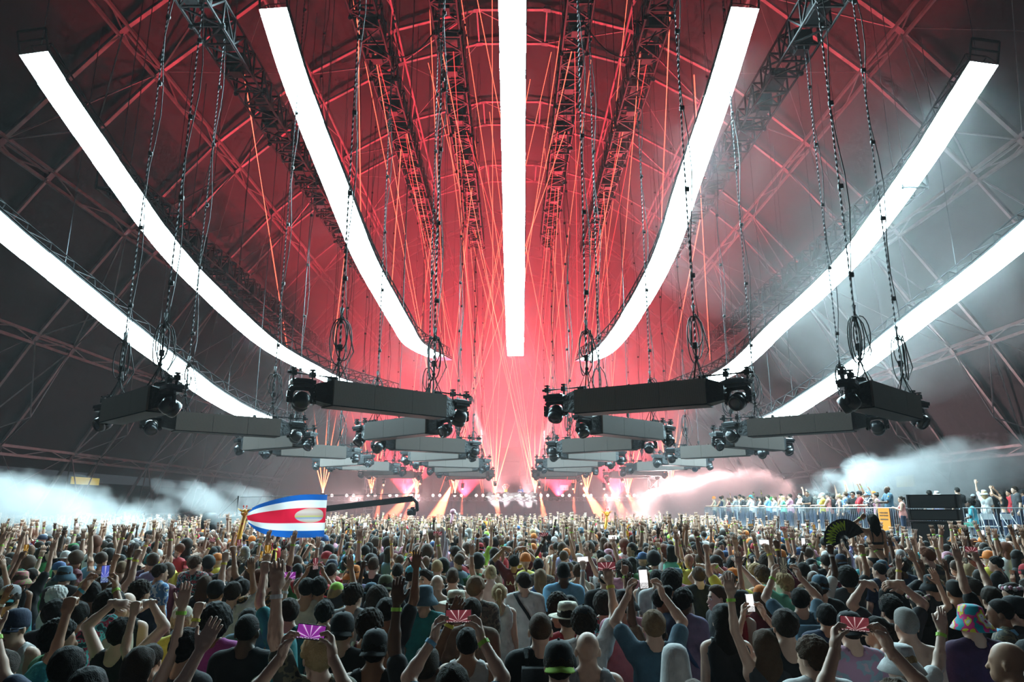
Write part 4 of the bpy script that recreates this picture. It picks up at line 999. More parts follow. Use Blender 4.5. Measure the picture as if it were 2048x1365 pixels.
def person(loc, g='m', pose='down', hy=0.0, hp=0.0, rz=0.0, h=1.75, skin='light', hair_=('short', 'dark'), top=('tee', 'black'), hat_=None, legs='navy', bands=(), extra=(), flip=False, label=None, group='people in the floor crowd', full=True):
    t = thing('person', label, 'person', tuple(loc), rz, group); k = h/1.75; t.scale = (-k if flip else k, k, k)
    me, info = body(g, pose, hy, hp); o = link('body', me, t); set_mats(o, 'skin_'+skin)
    if top: c = link({'tee': 'shirt', 'long': 'long_sleeved_shirt', 'tank': 'tank_top', 'crop': 'crop_top', 'bra': 'bikini'}[top[0]], garment(top[0], g, pose), t); set_mats(c, 'cloth_'+top[1])
    if legs: c = link('trousers', garment('trousers', g, 'sit' if pose in ('sit', 'ride') else 'down'), t); set_mats(c, 'cloth_'+legs)
    if pose not in ('sit', 'ride') and full: link('shoes', SHOES, t)
    R = Matrix([list(r) for r in info['R']]); q = R.to_quaternion()
    def headpiece(name, mesh, mats):
        c = link(name, mesh, t, tuple(info['C'])); c.rotation_mode = 'QUATERNION'; c.rotation_quaternion = q; set_mats(c, *mats); return c
    if hair_: headpiece('hair', hair(hair_[0]), ['hairc_'+hair_[1]])
    if hat_: headpiece({'cap_back': 'cap', 'bucket': 'bucket_hat', 'scarf': 'head_scarf', 'flowers': 'flower_crown'}.get(hat_[0], hat_[0]), hat(hat_[0]), ['cloth_'+hat_[1], 'cloth_'+(hat_[2] if len(hat_) > 2 else hat_[1])])
    for e in extra:
        if e == 'shades': headpiece('sunglasses', hat('shades'), [M_BLKGLOSS]*3)
        elif e == 'face': headpiece('face_details', hat('face'), [mat('eye_white', (.8, .78, .75), .3), 'hairc_black', mat('lips', (.35, .12, .1), .5)])
        elif e == 'headphones': headpiece('headphones', hat('headphones'), [M_BLKGLOSS]*3)
        elif e.startswith('pack'): c = link('backpack', PACK, t); set_mats(c, 'cloth_'+e.split(':')[1])
        elif e.startswith('strap'): c = link('shoulder_strap', STRAP, t); set_mats(c, 'cloth_'+e.split(':')[1])
    for i, col in bands:
        hd = info['hands'][i]; p = hd['wrist']-hd['dir']*.03
        c = link('wristband', WRISTBAND, t); place_along(c, Vector(p), Vector(p+hd['dir'])); set_mats(c, mat('band_'+col, CLO.get(col, (.2, .9, .08)), .6))
    PEOPLE.append(t); t_info = dict(info=info, k=k, flip=flip, rz=rz, loc=Vector(loc)); return t, t_info
def world_pt(ti, p):
    p = Vector((p[0]*(-1 if ti['flip'] else 1), p[1], p[2]))*ti['k']
    return ti['loc']+Matrix.Rotation(ti['rz'], 3, 'Z') @ p
# ================================================================ phones
def screen_mat(name, kind):
    if name in MATS: return MATS[name]
    m = bpy.data.materials.new(name); m.use_nodes = True; nt = m.node_tree; N_, K = nt.nodes.new, nt.links.new; b = nt.nodes['Principled BSDF']
    b.inputs['Base Color'].default_value = (.01, .01, .01, 1); b.inputs['Roughness'].default_value = .15
    t = N_('ShaderNodeTexCoord'); s = N_('ShaderNodeSeparateXYZ'); K(t.outputs['Object'], s.inputs[0])
    ad = N_('ShaderNodeMath'); ad.operation = 'ADD'; ad.inputs[1].default_value = .03; K(s.outputs[2], ad.inputs[0])
    at = N_('ShaderNodeMath'); at.operation = 'ARCTAN2'; K(s.outputs[0], at.inputs[0]); K(ad.outputs[0], at.inputs[1])
    mu = N_('ShaderNodeMath'); mu.operation = 'MULTIPLY'; mu.inputs[1].default_value = 10; K(at.outputs[0], mu.inputs[0])
    co = N_('ShaderNodeMath'); co.operation = 'COSINE'; K(mu.outputs[0], co.inputs[0])
    cr = N_('ShaderNodeValToRGB'); K(co.outputs[0], cr.inputs[0]); e = cr.color_ramp.elements
    lo, mid, hi = dict(gold=((.25, .12, .01), (.6, .33, .05), (1, .9, .5)), red=((.16, .03, .04), (.3, .09, .1), (.9, .75, .75)), purple=((.25, .03, .3), (.5, .1, .55), (.85, .8, 1)), blue=((.1, .14, .6), (.3, .2, .75), (.6, .85, 1)), white=((.8, .78, .78), (.95, .95, .95), (1, 1, 1)), dim=((.05, .05, .04), (.1, .1, .07), (.3, .28, .2)))[kind]
    e[0].color = (*lo, 1); e[1].color = (*hi, 1); e[0].position = .2; e[1].position = .995; k = e.new(.9); k.color = (*mid, 1)
    n = N_('ShaderNodeTexNoise'); n.inputs['Scale'].default_value = 160; K(t.outputs['Object'], n.inputs['Vector'])
    cr2 = N_('ShaderNodeValToRGB'); cr2.color_ramp.elements[0].color = (lo[0]*.4, lo[1]*.4, lo[2]*.4, 1); cr2.color_ramp.elements[1].color = (*hi, 1); cr2.color_ramp.elements[0].position = .45; cr2.color_ramp.elements[1].position = .7; K(n.outputs['Fac'], cr2.inputs[0])
    gt = N_('ShaderNodeMath'); gt.operation = 'LESS_THAN'; gt.inputs[1].default_value = -.028; K(s.outputs[2], gt.inputs[0])
    mx = N_('ShaderNodeMixRGB'); K(gt.outputs[0], mx.inputs[0]); K(cr.outputs[0], mx.inputs[1]); K(cr2.outputs[0], mx.inputs[2])
    K(mx.outputs[0], b.inputs['Emission Color']); b.inputs['Emission Strength'].default_value = dict(white=1.3, dim=.8).get(kind, .8)
    m.cycles.emission_sampling = 'NONE'; MATS[name] = m; return m
for k in ('gold', 'red', 'purple', 'blue', 'white', 'dim'): screen_mat('screen_'+k, k)
def phone_meshes(land):
    w, h = (.158, .078) if land else (.078, .158)
    b = MB(); n = 5; r = .012; out = []
    for cx, cz, a0 in ((w/2-r, h/2-r, 0), (-w/2+r, h/2-r, PI/2), (-w/2+r, -h/2+r, PI), (w/2-r, -h/2+r, 1.5*PI)):
        out += [(cx+r*math.cos(a0+PI/2*i/n), cz+r*math.sin(a0+PI/2*i/n)) for i in range(n+1)]
    m = len(out); b.add([(x, -.0045, z) for x, z in out]+[(x, .0045, z) for x, z in out], [tuple(range(m)), tuple(range(2*m-1, m-1, -1))]+[(i, i+m, (i+1) % m+m, (i+1) % m) for i in range(m)])
    body_ = b.mesh('phone_body', M_BLKGLOSS)
    b = MB(); b.box((0, -.0049, 0), (w-.009, .0012, h-.009)); scr = b.mesh('screen', MATS['screen_gold'])
    b = MB(); b.box((w/2-.022, .006, h/2-.022), (.026, .004, .026)); lens = b.mesh('camera_bump', M_BLACK)
    return body_, scr, lens
PHM = {False: phone_meshes(False), True: phone_meshes(True)}
SCRN = dict(gold='gold', red='red and white', purple='purple', blue='blue and violet', white='white', dim='dim')
def phone(c, land, scr, where, rz=0.0, tilt=0.0, roll=0.0, group='phones held up by the crowd', k=1.0):
    t = thing('phone', f'{"sideways" if land else "upright"} phone with {SCRN[scr]} screen held up by {where}', 'phone', tuple(c), rz, group); t.rotation_euler = (tilt, roll, rz); t.scale = (k, k, k)
    me = PHM[land]; link('phone_body', me[0], t); o = link('screen', me[1], t); set_mats(o, 'screen_'+scr); link('camera_bump', me[2], t); return t

# ================================================================ the crowd near the lens, from the photograph
HZ = 1.605/1.75
def foot(u, v, h=1.75, z0=0.0):
    p = atZ(u, v, z0+HZ*h); return Vector((p.x, p.y, z0))
WORDS = dict(buzz='buzz-cut', short='short', messy='tousled', curly='curly', afro='afro', long='long', pony='ponytailed', bun='bun-tied', quiff='swept-up', fade='faded')
GARM = dict(tee='tee', long='long-sleeved shirt', tank='tank top', crop='crop top', bra='bikini')
PWORD = dict(down='arms down', r_up='one arm straight up', both_up='both arms straight up', fist='one fist raised', fists='both fists raised', bent='bent arm raised', wave='waving', point='pointing upwards', phone2='filming with both hands', phone1='filming one-handed', front='hands clasped before chest', lean='leaning on the rail', heart='making a hand heart overhead', head='hands on head', reach='reaching forward', wild='arms flung up', sit='seated', ride='riding on shoulders')
CW = dict(roses='rose print', floral='floral', bluefloral='blue floral', camo='camouflage', tiger='tiger print', tiedye='pink tie-dye', check='brown checked', dots='dotted', rainbow='rainbow tie-dye', pinkpatch='pink patterned', lightblue='light blue')
USED = {}
def describe(kw):
    s = 'person '
    ht = kw.get('hat_'); hr = kw.get('hair_')
    if ht: s += f'in {CW.get(ht[1], ht[1])} ' + {'cap': 'cap', 'cap_back': 'backward cap', 'bucket': 'bucket hat', 'scarf': 'head scarf', 'flowers': 'flower crown'}.get(ht[0], ht[0])
    elif hr: s += f'with {hr[1]} {WORDS[hr[0]]} hair'
    else: s += 'with bald head'
    tp = kw.get('top'); s += f', {CW.get(tp[1], tp[1])} {GARM[tp[0]]}' if tp else ', bare back'
    return s+', '+PWORD[kw.get('pose', 'down')]
SPOTS = []
def P_(u, v, lab=None, ph=None, h=1.75, z0=0.0, loc=None, grp='people in the floor crowd', **kw):
    p = Vector(loc) if loc is not None else foot(u, v, h, z0); l = lab or describe(kw)
    if ph and not lab: l += f', {SCRN[ph[0]]} screen'
    USED[l] = USED.get(l, 0)+1
    t, ti = person(p, h=h, label=l, group=grp, **kw); SPOTS.append((p.x, p.y, u, v))
    if ph:                                             # (screen, landscape)
        hs = ti['info']['hands']
        if kw['pose'] == 'phone2':
            a, c = hs[0], hs[1]; m = (a['wrist']+c['wrist'])/2+(a['dir']+c['dir'])*.04+np.array((0, .03, .055))
        else: m = hs[0]['wrist']+hs[0]['fd']*.155+hs[0]['n']*.03
        hr = kw.get('hair_'); ht = kw.get('hat_'); who = 'a person '+(f'in {CW.get(ht[1], ht[1])} {ht[0].replace("_back", "")}' if ht else f'with {hr[1]} {hr[0]} hair' if hr else 'with a bald head')
        phone(world_pt(ti, m), ph[1], ph[0], who, rz=kw.get('rz', 0), tilt=-.12, roll=random.uniform(-.1, .1))
    return t, ti
D_ = dict
near = [
 (30, 1263, D_(rz=PI-.15, skin='light', hair_=('buzz', 'brown'), hat_=('cap', 'navy'), top=('tank', 'white'), extra=('shades', 'face'))),
 (114, 1287, D_(rz=-.6, hy=-.35, hair_=('curly', 'black'), top=('tee', 'green'), skin='tan')),
 (131, 1350, D_(hair_=('short', 'black'), top=('tee', 'navy'), pose='wave', flip=True, bands=((0, 'lime'),))),
 (217, 1222, D_(hair_=('afro', 'black'), skin='brown', top=('tee', 'cream'))), (252, 1217, D_(hair_=None, skin='light', top=('tank', 'black'))),
 (277, 1192, D_(hair_=('curly', 'dark'), hy=-.5, top=('tee', 'navy'), skin='tan')), (372, 1308, D_(hair_=('messy', 'black'), rz=-.5, top=('tee', 'charcoal'), skin='tan')),
 (277, 1343, D_(g='f', hair_=('long', 'dark'), top=('tank', 'charcoal'), pose='r_up', bands=((0, 'lime'),))), (429, 1256, D_(hair_=('afro', 'black'), skin='brown', top=('tee', 'magenta'))),
 (493, 1272, D_(hair_=('buzz', 'black'), skin='dark', top=('tee', 'black'), h=1.78)), (128, 1158, D_(hat_=('bucket', 'slate'), hair_=('short', 'dark'), top=('tee', 'charcoal'))),
 (41, 1166, D_(g='f', hat_=('bucket', 'pinkpatch'), hair_=('long', 'brown'), top=('tank', 'black'), pose='phone1', flip=True, skin='brown'), ('gold', False)),
 (146, 1103, D_(hat_=('cap', 'green'), rz=-.7, hair_=('short', 'dark'), top=('tee', 'dots'))), (112, 1201, D_(g='f', hair_=('curly', 'white'), skin='pale', top=('tank', 'white'), rz=-.4)),
 (18, 1205, D_(hat_=('cap_back', 'grey', 'teal'), hair_=('short', 'dark'), top=('tee', 'teal'), skin='tan')), (108, 1238, D_(hair_=('messy', 'black'), top=('tee', 'black'), skin='tan')),
 (152, 1241, D_(hair_=('short', 'black'), top=('tee', 'roses'), pose='phone2', bands=((0, 'lime'), (1, 'aqua')), skin='tan'), ('blue', False)),
 (300, 1130, D_(hat_=('beanie', 'teal'), hair_=None, top=('tee', 'purple'), skin='tan')), (319, 1150, D_(rz=-.7, hair_=('short', 'dark'), top=('tee', 'bluefloral'), skin='tan')),
 (389, 1132, D_(hair_=('messy', 'brown'), hy=-.5, top=('tee', 'floral'))), (430, 1193, D_(hat_=('cap', 'black', 'orange'), hair_=('buzz', 'dark'), top=('tee', 'tiger'), pose='bent', skin='tan')),
 (465, 1193, D_(hair_=('short', 'dark'), top=('tee', 'white'), pose='phone1'), ('gold', False)), (409, 1175, D_(g='f', hair_=('long', 'brown'), top=('tank', 'black'))),
 (579, 1233, D_(hair_=('short', 'dark'), hy=-.5, top=('tee', 'teal'), pose='fist', flip=True, extra=('shades',))), (648, 1234, D_(g='f', hair_=('messy', 'black'), top=None, extra=('strap:black',), skin='tan')),
 (684, 1272, D_(hat_=('cap_back', 'black'), hair_=('buzz', 'dark'), top=('tee', 'black'))), (739, 1262, D_(hair_=('curly', 'dark'), top=('tank', 'maroon'), rz=-.3, extra=('pack:olive',), skin='tan')),
 (566, 1322, D_(g='f', hat_=('scarf', 'teal'), hair_=None, top=('tee', 'olive'))), (541, 1169, D_(hat_=('cap', 'black'), rz=-.6, hair_=('short', 'dark'), top=('tee', 'tiger'))),
 (613, 1184, D_(hair_=('short', 'black'), top=('tank', 'cream'), skin='tan')), (637, 1183, D_(hair_=('messy', 'black'), top=('tee', 'charcoal'), pose='bent', skin='tan')),
 (672, 1196, D_(g='f', hat_=('beanie', 'lime'), hair_=('long', 'blond'), top=('tank', 'grey'))), (704, 1200, D_(hair_=('curly', 'dark'), hy=-.5, top=('tee', 'grey'))),
 (754, 1206, D_(g='f', hair_=('afro', 'dark'), top=('tank', 'white'), skin='tan')), (772, 1232, D_(hair_=('short', 'black'), top=('tee', 'black'), pose='r_up', skin='brown')),
 (849, 1205, D_(hat_=('bucket', 'slate'), hair_=('buzz', 'dark'), top=('tee', 'teal'))), (874, 1175, D_(hair_=None, skin='light', top=None, extra=('strap:black',))), (905, 1163, D_(hair_=('fade', 'brown'), top=('tank', 'black'))),
 (826, 1157, D_(hat_=('cap', 'aqua'), rz=-1.0, hair_=('short', 'dark'), top=('tee', 'black'))), (853, 1166, D_(rz=PI-.7, hair_=('quiff', 'dark'), top=('tee', 'charcoal'), extra=('face',), skin='light')),
 (795, 1150, D_(hair_=('fade', 'dark'), top=('tee', 'black'), skin='light')), (771, 1180, D_(hat_=('cap_back', 'olive'), hair_=('short', 'dark'), top=('tee', 'black'))),
 (912, 1216, D_(hat_=('fedora', 'cream', 'white'), hair_=('short', 'brown'), top=('tank', 'olive'), extra=('pack:navy',))), (949, 1184, D_(hair_=('short', 'light'), top=('tee', 'check'), h=1.84, hy=-.5, skin='light')),
 (998, 1195, D_(g='f', hair_=('pony', 'blond'), top=('tank', 'white'), skin='light', h=1.7)), (943, 1232, D_(hair_=('short', 'dark'), top=('tee', 'brown'), skin='tan')),
 (1049, 1170, D_(hair_=('short', 'dark'), hy=.5, top=('tee', 'white'), extra=('strap:black',), skin='light')), (1081, 1270, D_(hair_=('buzz', 'brown'), top=('tee', 'black'), skin='light', h=1.8, extra=('pack:black',))),
 (1116, 1222, D_(hair_=('curly', 'dark'), top=('tee', 'black'), skin='tan')), (1136, 1244, D_(hat_=('fedora', 'cream', 'brown'), hair_=('short', 'dark'), top=('tee', 'red'), skin='tan')),
 (1168, 1256, D_(hat_=('cap', 'black'), hair_=('curly', 'dark'), top=('tee', 'white'), pose='phone1', bands=((0, 'yellow'),), skin='light'), ('red', True)), (1176, 1309, D_(hair_=None, skin='light', top=('tank', 'grey'), h=1.74)),
 (1118, 1342, D_(lab='person in black cap with lime green brim, black tee',hat_=('cap_back', 'black', 'lime'), hair_=('short', 'dark'), top=('tee', 'black'))), (1250, 1215, D_(hat_=('bucket', 'black'), hair_=('messy', 'dark'), top=('tee', 'pink'), extra=('strap:navy',))),
 (1211, 1163, D_(hair_=('buzz', 'dark'), top=('tee', 'black'), h=1.82)), (1127, 1152, D_(hair_=('fade', 'black'), skin='dark', top=('tee', 'lightblue'), h=1.85)), (1081, 1160, D_(g='f', hair_=('long', 'light'), top=('tank', 'blue'))),
 (1204, 1121, D_(hair_=('quiff', 'dark'), rz=.9, top=('tee', 'white'))), (1028, 1129, D_(hair_=('short', 'black'), top=('tee', 'maroon'), pose='heart', skin='tan')), (960, 1102, D_(hat_=('cap_back', 'red'), hair_=('short', 'black'), top=('tee', 'lime'), pose='r_up')),
 (1212, 1091, D_(hat_=('bucket', 'white'), hair_=('short', 'dark'), top=('tee', 'white'))),
 (1308, 1262, D_(hair_=('short', 'light'), top=('tee', 'slate'), pose='phone2', skin='light', h=1.76), ('white', False)), (1325, 1208, D_(hair_=('quiff', 'black'), rz=-1.1, hy=-.35, top=('tee', 'navy'), skin='brown')),
 (1367, 1210, D_(hat_=('headband', 'black'), hair_=('messy', 'black'), rz=-.7, top=('tee', 'lavender'), skin='dark', extra=('strap:blue',))), (1437, 1202, D_(rz=1.7, hair_=('fade', 'brown'), top=('tee', 'black'), extra=('face', 'strap:teal'), skin='light')),
 (1449, 1250, D_(g='f', hair_=('long', 'black'), top=('tank', 'black'), skin='light', h=1.78)), (1483, 1212, D_(g='f', hat_=('cap', 'black'), rz=-1.2, hair_=('long', 'dark'), top=('crop', 'red'))),
 (1352, 1345, D_(g='f', hat_=('scarf', 'white'), hair_=None, top=('tee', 'grey'), pose='front')), (1531, 1302, D_(g='f', hair_=('long', 'brown'), top=('tank', 'charcoal'), pose='r_up', flip=True, bands=((0, 'lime'),), skin='light')),
 (1600, 1208, D_(hair_=('short', 'black'), hy=-.5, top=('tee', 'slate'), pose='phone2', extra=('pack:slate',), bands=((1, 'lime'),), skin='light'), ('dim', False)), (1572, 1262, D_(hair_=('short', 'dark'), top=('tank', 'black'), h=1.8)),
 (1632, 1325, D_(hair_=('messy', 'brown'), hy=.5, top=('tee', 'white'), skin='light')), (1626, 1195, D_(rz=1.9, hair_=('short', 'dark'), top=('tee', 'charcoal'), extra=('shades', 'face'), skin='light')),
 (1702, 1270, D_(hat_=('cap_back', 'black'), hair_=('buzz', 'dark'), top=('tee', 'tiedye'), skin='light')), (1683, 1129, D_(hat_=('cap_back', 'navy'), hair_=('short', 'brown'), top=('tee', 'lightblue'), extra=('strap:navy',), skin='pale')),
 (1398, 1157, D_(hair_=('short', 'brown'), top=('tee', 'black'), skin='pale')), (1343, 1169, D_(hair_=('afro', 'black'), top=('tee', 'grey'), skin='brown')), (1314, 1164, D_(hair_=('short', 'black'), top=('tee', 'white'))),
 (1291, 1163, D_(g='f', hair_=('long', 'light'), top=('tank', 'grey'))), (1361, 1108, D_(hair_=('quiff', 'dark'), rz=.7, top=('tank', 'black'))), (1756, 1270, D_(g='f', hair_=('pony', 'black'), rz=.8, top=None, skin='tan')),
 (1815, 1260, D_(hair_=('fade', 'grey'), top=None, skin='light', h=1.78)), (1945, 1254, D_(hat_=('bucket', 'rainbow'), hair_=('buzz', 'dark'), top=('tee', 'purple'), skin='light', h=1.78)), (2020, 1334, D_(hair_=None, rz=.8, skin='tan', top=('tee', 'charcoal'))),
 (2034, 1232, D_(hat_=('cap', 'black'), rz=.7, hair_=('buzz', 'black'), top=('tee', 'charcoal'), skin='light')), (2003, 1233, D_(hair_=('buzz', 'black'), rz=1.0, top=('tee', 'camo'), extra=('strap:lightblue',), skin='brown')),
 (1949, 1185, D_(hair_=('quiff', 'dark'), hy=.5, top=('tee', 'black'), pose='phone1', skin='light'), ('red', True)), (1911, 1190, D_(hair_=('fade', 'black'), top=('tank', 'black'), skin='tan')), (1858, 1118, D_(hair_=('quiff', 'red'), hy=.5, top=('long', 'camo'), h=1.9, skin='light')),
 (1786, 1230, D_(hair_=('messy', 'black'), top=('tee', 'charcoal'), pose='heart')), (1792, 1160, D_(hair_=('messy', 'brown'), top=('tee', 'black'), pose='bent')), (1761, 1146, D_(hair_=('buzz', 'black'), hy=.5, top=('tee', 'navy'))),
 (1695, 1163, D_(hair_=('afro', 'black'), top=('tee', 'charcoal'), pose='fist', bands=((0, 'lime'),), skin='tan')), (1838, 1212, D_(g='f', hat_=('flowers', 'pink', 'cream'), hair_=('long', 'black'), top=('tank', 'black'), pose='bent')),
 (2025, 1192, D_(g='f', hat_=('flowers', 'pink', 'white'), hair_=('long', 'dark'), rz=.9, top=('tank', 'charcoal'))), (1938, 1147, D_(g='f', hair_=('long', 'blond'), top=('tank', 'black'), pose='wave', flip=True)), (1993, 1132, D_(hair_=('short', 'black'), rz=.8, top=('tee', 'black'), pose='wave')),
 (1942, 1118, D_(hair_=('fade', 'black'), top=('tee', 'white'), skin='tan')), (1738, 1111, D_(hair_=('short', 'light'), top=('tee', 'black'), hy=.5, skin='light')), (1985, 1205, D_(hair_=('short', 'dark'), top=('tee', 'black'), pose='r_up', flip=True)),
 (905, 1388, D_(hair_=('short', 'dark'), top=('tee', 'slate'), pose='phone2', bands=((1, 'lightblue'), (0, 'lime')), skin='light', h=1.72), ('red', True)), (1800, 1432, D_(hair_=('messy', 'brown'), top=('tee', 'grey'), pose='phone2', h=1.75), ('red', True)),
 (572, 1440, D_(hair_=('messy', 'dark'), top=('tee', 'white'), pose='phone2', h=1.7), ('purple', True)), (170, 1400, D_(hair_=('short', 'black'), top=('tee', 'grey'), pose='wave', skin='pale')), (1390, 1420, D_(g='f', hair_=('pony', 'brown'), top=('tank', 'white'), pose='front')),
]
for it in near:
    kw = dict(it[2]); g_ = kw.get('g', 'm'); kw.setdefault('skin', 'light'); h = kw.pop('h', 1.75 if g_ == 'm' else 1.66)
    P_(it[0], it[1], lab=kw.pop('lab', None), ph=it[3] if len(it) > 3 else None, h=h, **kw)

letters(PEOPLE[0], 'BLUE', (0, .142, 1.24), .1, mat('print_red', (.35, .04, .05), .7), (PI/2, 0, PI))
letters([p for p in PEOPLE if 'maroon tee' in p['label'] and 'heart' in p['label']][0], 'LA. TO', (0, -.142, 1.28), .085, mat('print_pale', (.75, .7, .68), .7), (PI/2, 0, 0))

# ---- fill: others of the near crowd
rnd = random.Random(11)
TOPS = ['black']*9+['charcoal']*4+['navy']*2+['white']*4+['grey', 'teal', 'red', 'maroon', 'green', 'cream', 'lightblue', 'pink', 'olive', 'slate', 'floral', 'camo', 'bluefloral', 'brown', 'yellow', 'lavender', 'check', 'mint']
HAIRS = ['short']*6+['fade']*3+['buzz']*3+['messy']*3+['curly']*2+['afro', 'quiff']; HCOL = ['black']*5+['dark']*5+['brown']*3+['light', 'blond', 'red', 'grey']
POSEW = ['down']*24+['r_up']*4+['fist']*4+['wave']*3+['point']*2+['phone1']*3+['phone2']*2+['bent']*3+['both_up']*3+['front']*3+['fists']*2+['wild']*2+['heart', 'reach']
def random_kw(r, y):
    g = 'f' if r.random() < .3 else 'm'; pose = r.choice(POSEW); kw = dict(g=g, pose=pose, skin=r.choice(['pale', 'light', 'light', 'light', 'tan', 'tan', 'brown', 'dark']), flip=r.random() < .5)
    if pose == 'down': kw['hy'] = r.choice([0, 0, .5, -.5])
    kw['rz'] = r.gauss(0, .25) if r.random() < .85 else r.uniform(-1.6, 1.6)
    hc = r.choice(HCOL); sk = kw['skin']
    if sk in ('brown', 'dark'): hc = r.choice(['black', 'black', 'dark'])
    kw['hair_'] = (r.choice(HAIRS) if g == 'm' else r.choice(['long', 'long', 'long', 'pony', 'bun']), hc)
    if r.random() < .05 and g == 'm': kw['hair_'] = None
    elif r.random() < .24:
        ht = r.choice(['cap', 'cap_back', 'cap_back', 'bucket', 'beanie', 'headband']); kw['hat_'] = (ht, r.choice(['black', 'black', 'navy', 'white', 'red', 'slate', 'teal', 'grey', 'green', 'orange', 'blue', 'cream'])); kw['hair_'] = ('short' if g == 'm' else 'long', hc)
    kw['top'] = None if (g == 'm' and r.random() < .07) else (r.choice(['tee', 'tee', 'tee', 'tank']) if g == 'm' else r.choice(['tank', 'tank', 'crop', 'tee']), r.choice(TOPS))
    bd = []
    if pose not in ('down', 'front') and r.random() < .65: bd.append((0, r.choice(['lime', 'lime', 'yellow', 'white'])))
    kw['bands'] = tuple(bd)
    return kw
LIM = 215
fills = 0; y = 4.7; cand = []
grid = [(rnd.uniform(-1, 1), rnd.uniform(4.5, 14.6)) for _ in range(14000)]; grid.sort(key=lambda c: c[1])
for a, yy in grid:
    if fills >= LIM-len(near): break
    x = a*(.76*yy+.3)
    if any((x-s[0])**2+(yy-s[1])**2 < .335 for s in SPOTS): continue
    hh = rnd.gauss(1.73, .06); uu, vv, dd = proj((x, yy, HZ*hh))
    px = F_PX*.12/dd
    if any(abs(uu-s[2]) < px+28 and abs(vv-s[3]) < 46 and s[1] > yy for s in SPOTS[:len(near)]): continue
    kw = random_kw(rnd, yy)
    for _ in range(25):
        if describe(kw) not in USED: break
        kw = random_kw(rnd, yy)
    ph = None
    if kw['pose'] in ('phone1', 'phone2'): ph = (rnd.choice(['gold', 'red', 'white', 'purple', 'dim', 'gold']), rnd.random() < .4)
    if kw['g'] == 'f': hh -= .08
    P_(uu, vv, ph=ph, h=max(1.5, min(1.92, hh)), loc=(x, yy, 0), **kw); fills += 1
Y_EDGE = max(s[1] for s in SPOTS[len(near):]) if fills else 12
# ---- woman riding on shoulders, with the friend who carries her
wp = atY(1746, 1046, 12.7); hh = 1.64; wb = Vector((wp.x, wp.y, wp.z-HZ*hh))
P_(1746, 1046, lab='woman in black strappy bikini riding on shoulders above the crowd', loc=wb, h=hh, g='f', pose='ride', hair_=('long', 'black'), skin='tan', top=('bra', 'black'), legs=None, grp='people in the floor crowd', bands=((1, 'lime'),))
SPOTS.append((wb.x, wb.y, 0, 0)); P_(0, 0, lab='person under a woman in black bikini, carrying her on the shoulders', loc=(wb.x, wb.y+.1, 0), h=1.74, hair_=('short', 'brown'), top=('tee', 'charcoal'))

# ================================================================ people on the viewing deck
def rail_at(u, back=.38):
    lo_, hi_ = 0.0, 1.0; n = Vector((fb.y-fa.y, -(fb.x-fa.x), 0)).normalized(); n = n if n.x > 0 else -n
    for _ in range(30):
        m = (lo_+hi_)/2; p = fa.lerp(fb, m)+n*back
        if proj((p.x, p.y, 3.0))[0] > u: lo_ = m
        else: hi_ = m
    return fa.lerp(fb, lo_)+n*back
vip = [
 (1776, D_(pose='lean', rz=1.5, hair_=None, skin='dark', top=('tee', 'slate'), h=1.9, lab='guard in dark uniform with gold sleeve badges leaning on the deck rail')),
 (1752, D_(g='f', pose='phone1', rz=1.0, hair_=('bun', 'dark'), top=('tank', 'pink'), hat_=('headband', 'floral'), skin='light')), (1736, D_(pose='lean', rz=1.4, hat_=('bucket', 'bluefloral'), hair_=('short', 'dark'), top=('tee', 'dots'), skin='light')),
 (1719, D_(pose='lean', rz=1.3, hat_=('cap_back', 'black'), hair_=('short', 'dark'), top=('tee', 'red'), skin='light')), (1706, D_(pose='lean', rz=2.2, hair_=('short', 'black'), top=('tee', 'black'), extra=('shades', 'face'), skin='tan')),
 (1691, D_(pose='down', rz=.8, hat_=('headband', 'cream'), hair_=('short', 'brown'), top=('long', 'bluefloral'), skin='light')), (1676, D_(g='f', pose='r_up', rz=1.2, hair_=('bun', 'blond'), top=('tank', 'floral'), skin='light')),
 (1657, D_(pose='lean', rz=.9, hat_=('cap_back', 'black'), hair_=('short', 'dark'), top=('tank', 'salmon'), extra=('pack:black',), skin='light')), (1645, D_(pose='lean', rz=1.1, hair_=('short', 'grey'), top=('tee', 'yellow'), skin='light')),
 (1616, D_(pose='lean', rz=2.0, hair_=('buzz', 'black'), top=('tee', 'black'), skin='brown', extra=('face',), h=1.86)), (1601, D_(pose='lean', rz=1.5, hair_=('fade', 'black'), top=('long', 'white'), skin='light')),
 (1580, D_(pose='lean', rz=1.0, hair_=('short', 'dark'), top=('tee', 'pink'), skin='light')), (1565, D_(g='f', pose='lean', rz=1.2, hair_=('long', 'blond'), top=('tee', 'mint'), skin='light')),
 (1549, D_(g='f', pose='lean', rz=1.2, hair_=('long', 'brown'), top=('tee', 'white'), skin='light')), (1536, D_(pose='lean', rz=1.0, hair_=('short', 'dark'), top=('tee', 'lightblue'), skin='light')), (1521, D_(g='f', pose='lean', rz=1.0, hair_=('long', 'dark'), top=('tank', 'black'), skin='light')),
 (1502, D_(pose='lean', rz=.8, hat_=('cap_back', 'teal'), hair_=('short', 'brown'), top=('tee', 'white'), skin='light')), (1486, D_(pose='lean', rz=1.0, hair_=('short', 'dark'), top=('tee', 'charcoal'), skin='light')), (1471, D_(pose='lean', rz=1.0, hair_=('fade', 'dark'), top=('tee', 'grey'), skin='light')),
 (1456, D_(g='f', pose='lean', rz=1.0, hair_=('pony', 'brown'), top=('tank', 'maroon'), skin='light')), (1441, D_(pose='lean', rz=1.0, hair_=('short', 'black'), top=('tank', 'navy'), skin='tan')), (1428, D_(pose='lean', rz=1.2, hat_=('beanie', 'orange'), hair_=None, top=('tank', 'cream'), skin='light'))]
DECK = 'people at the deck rail'
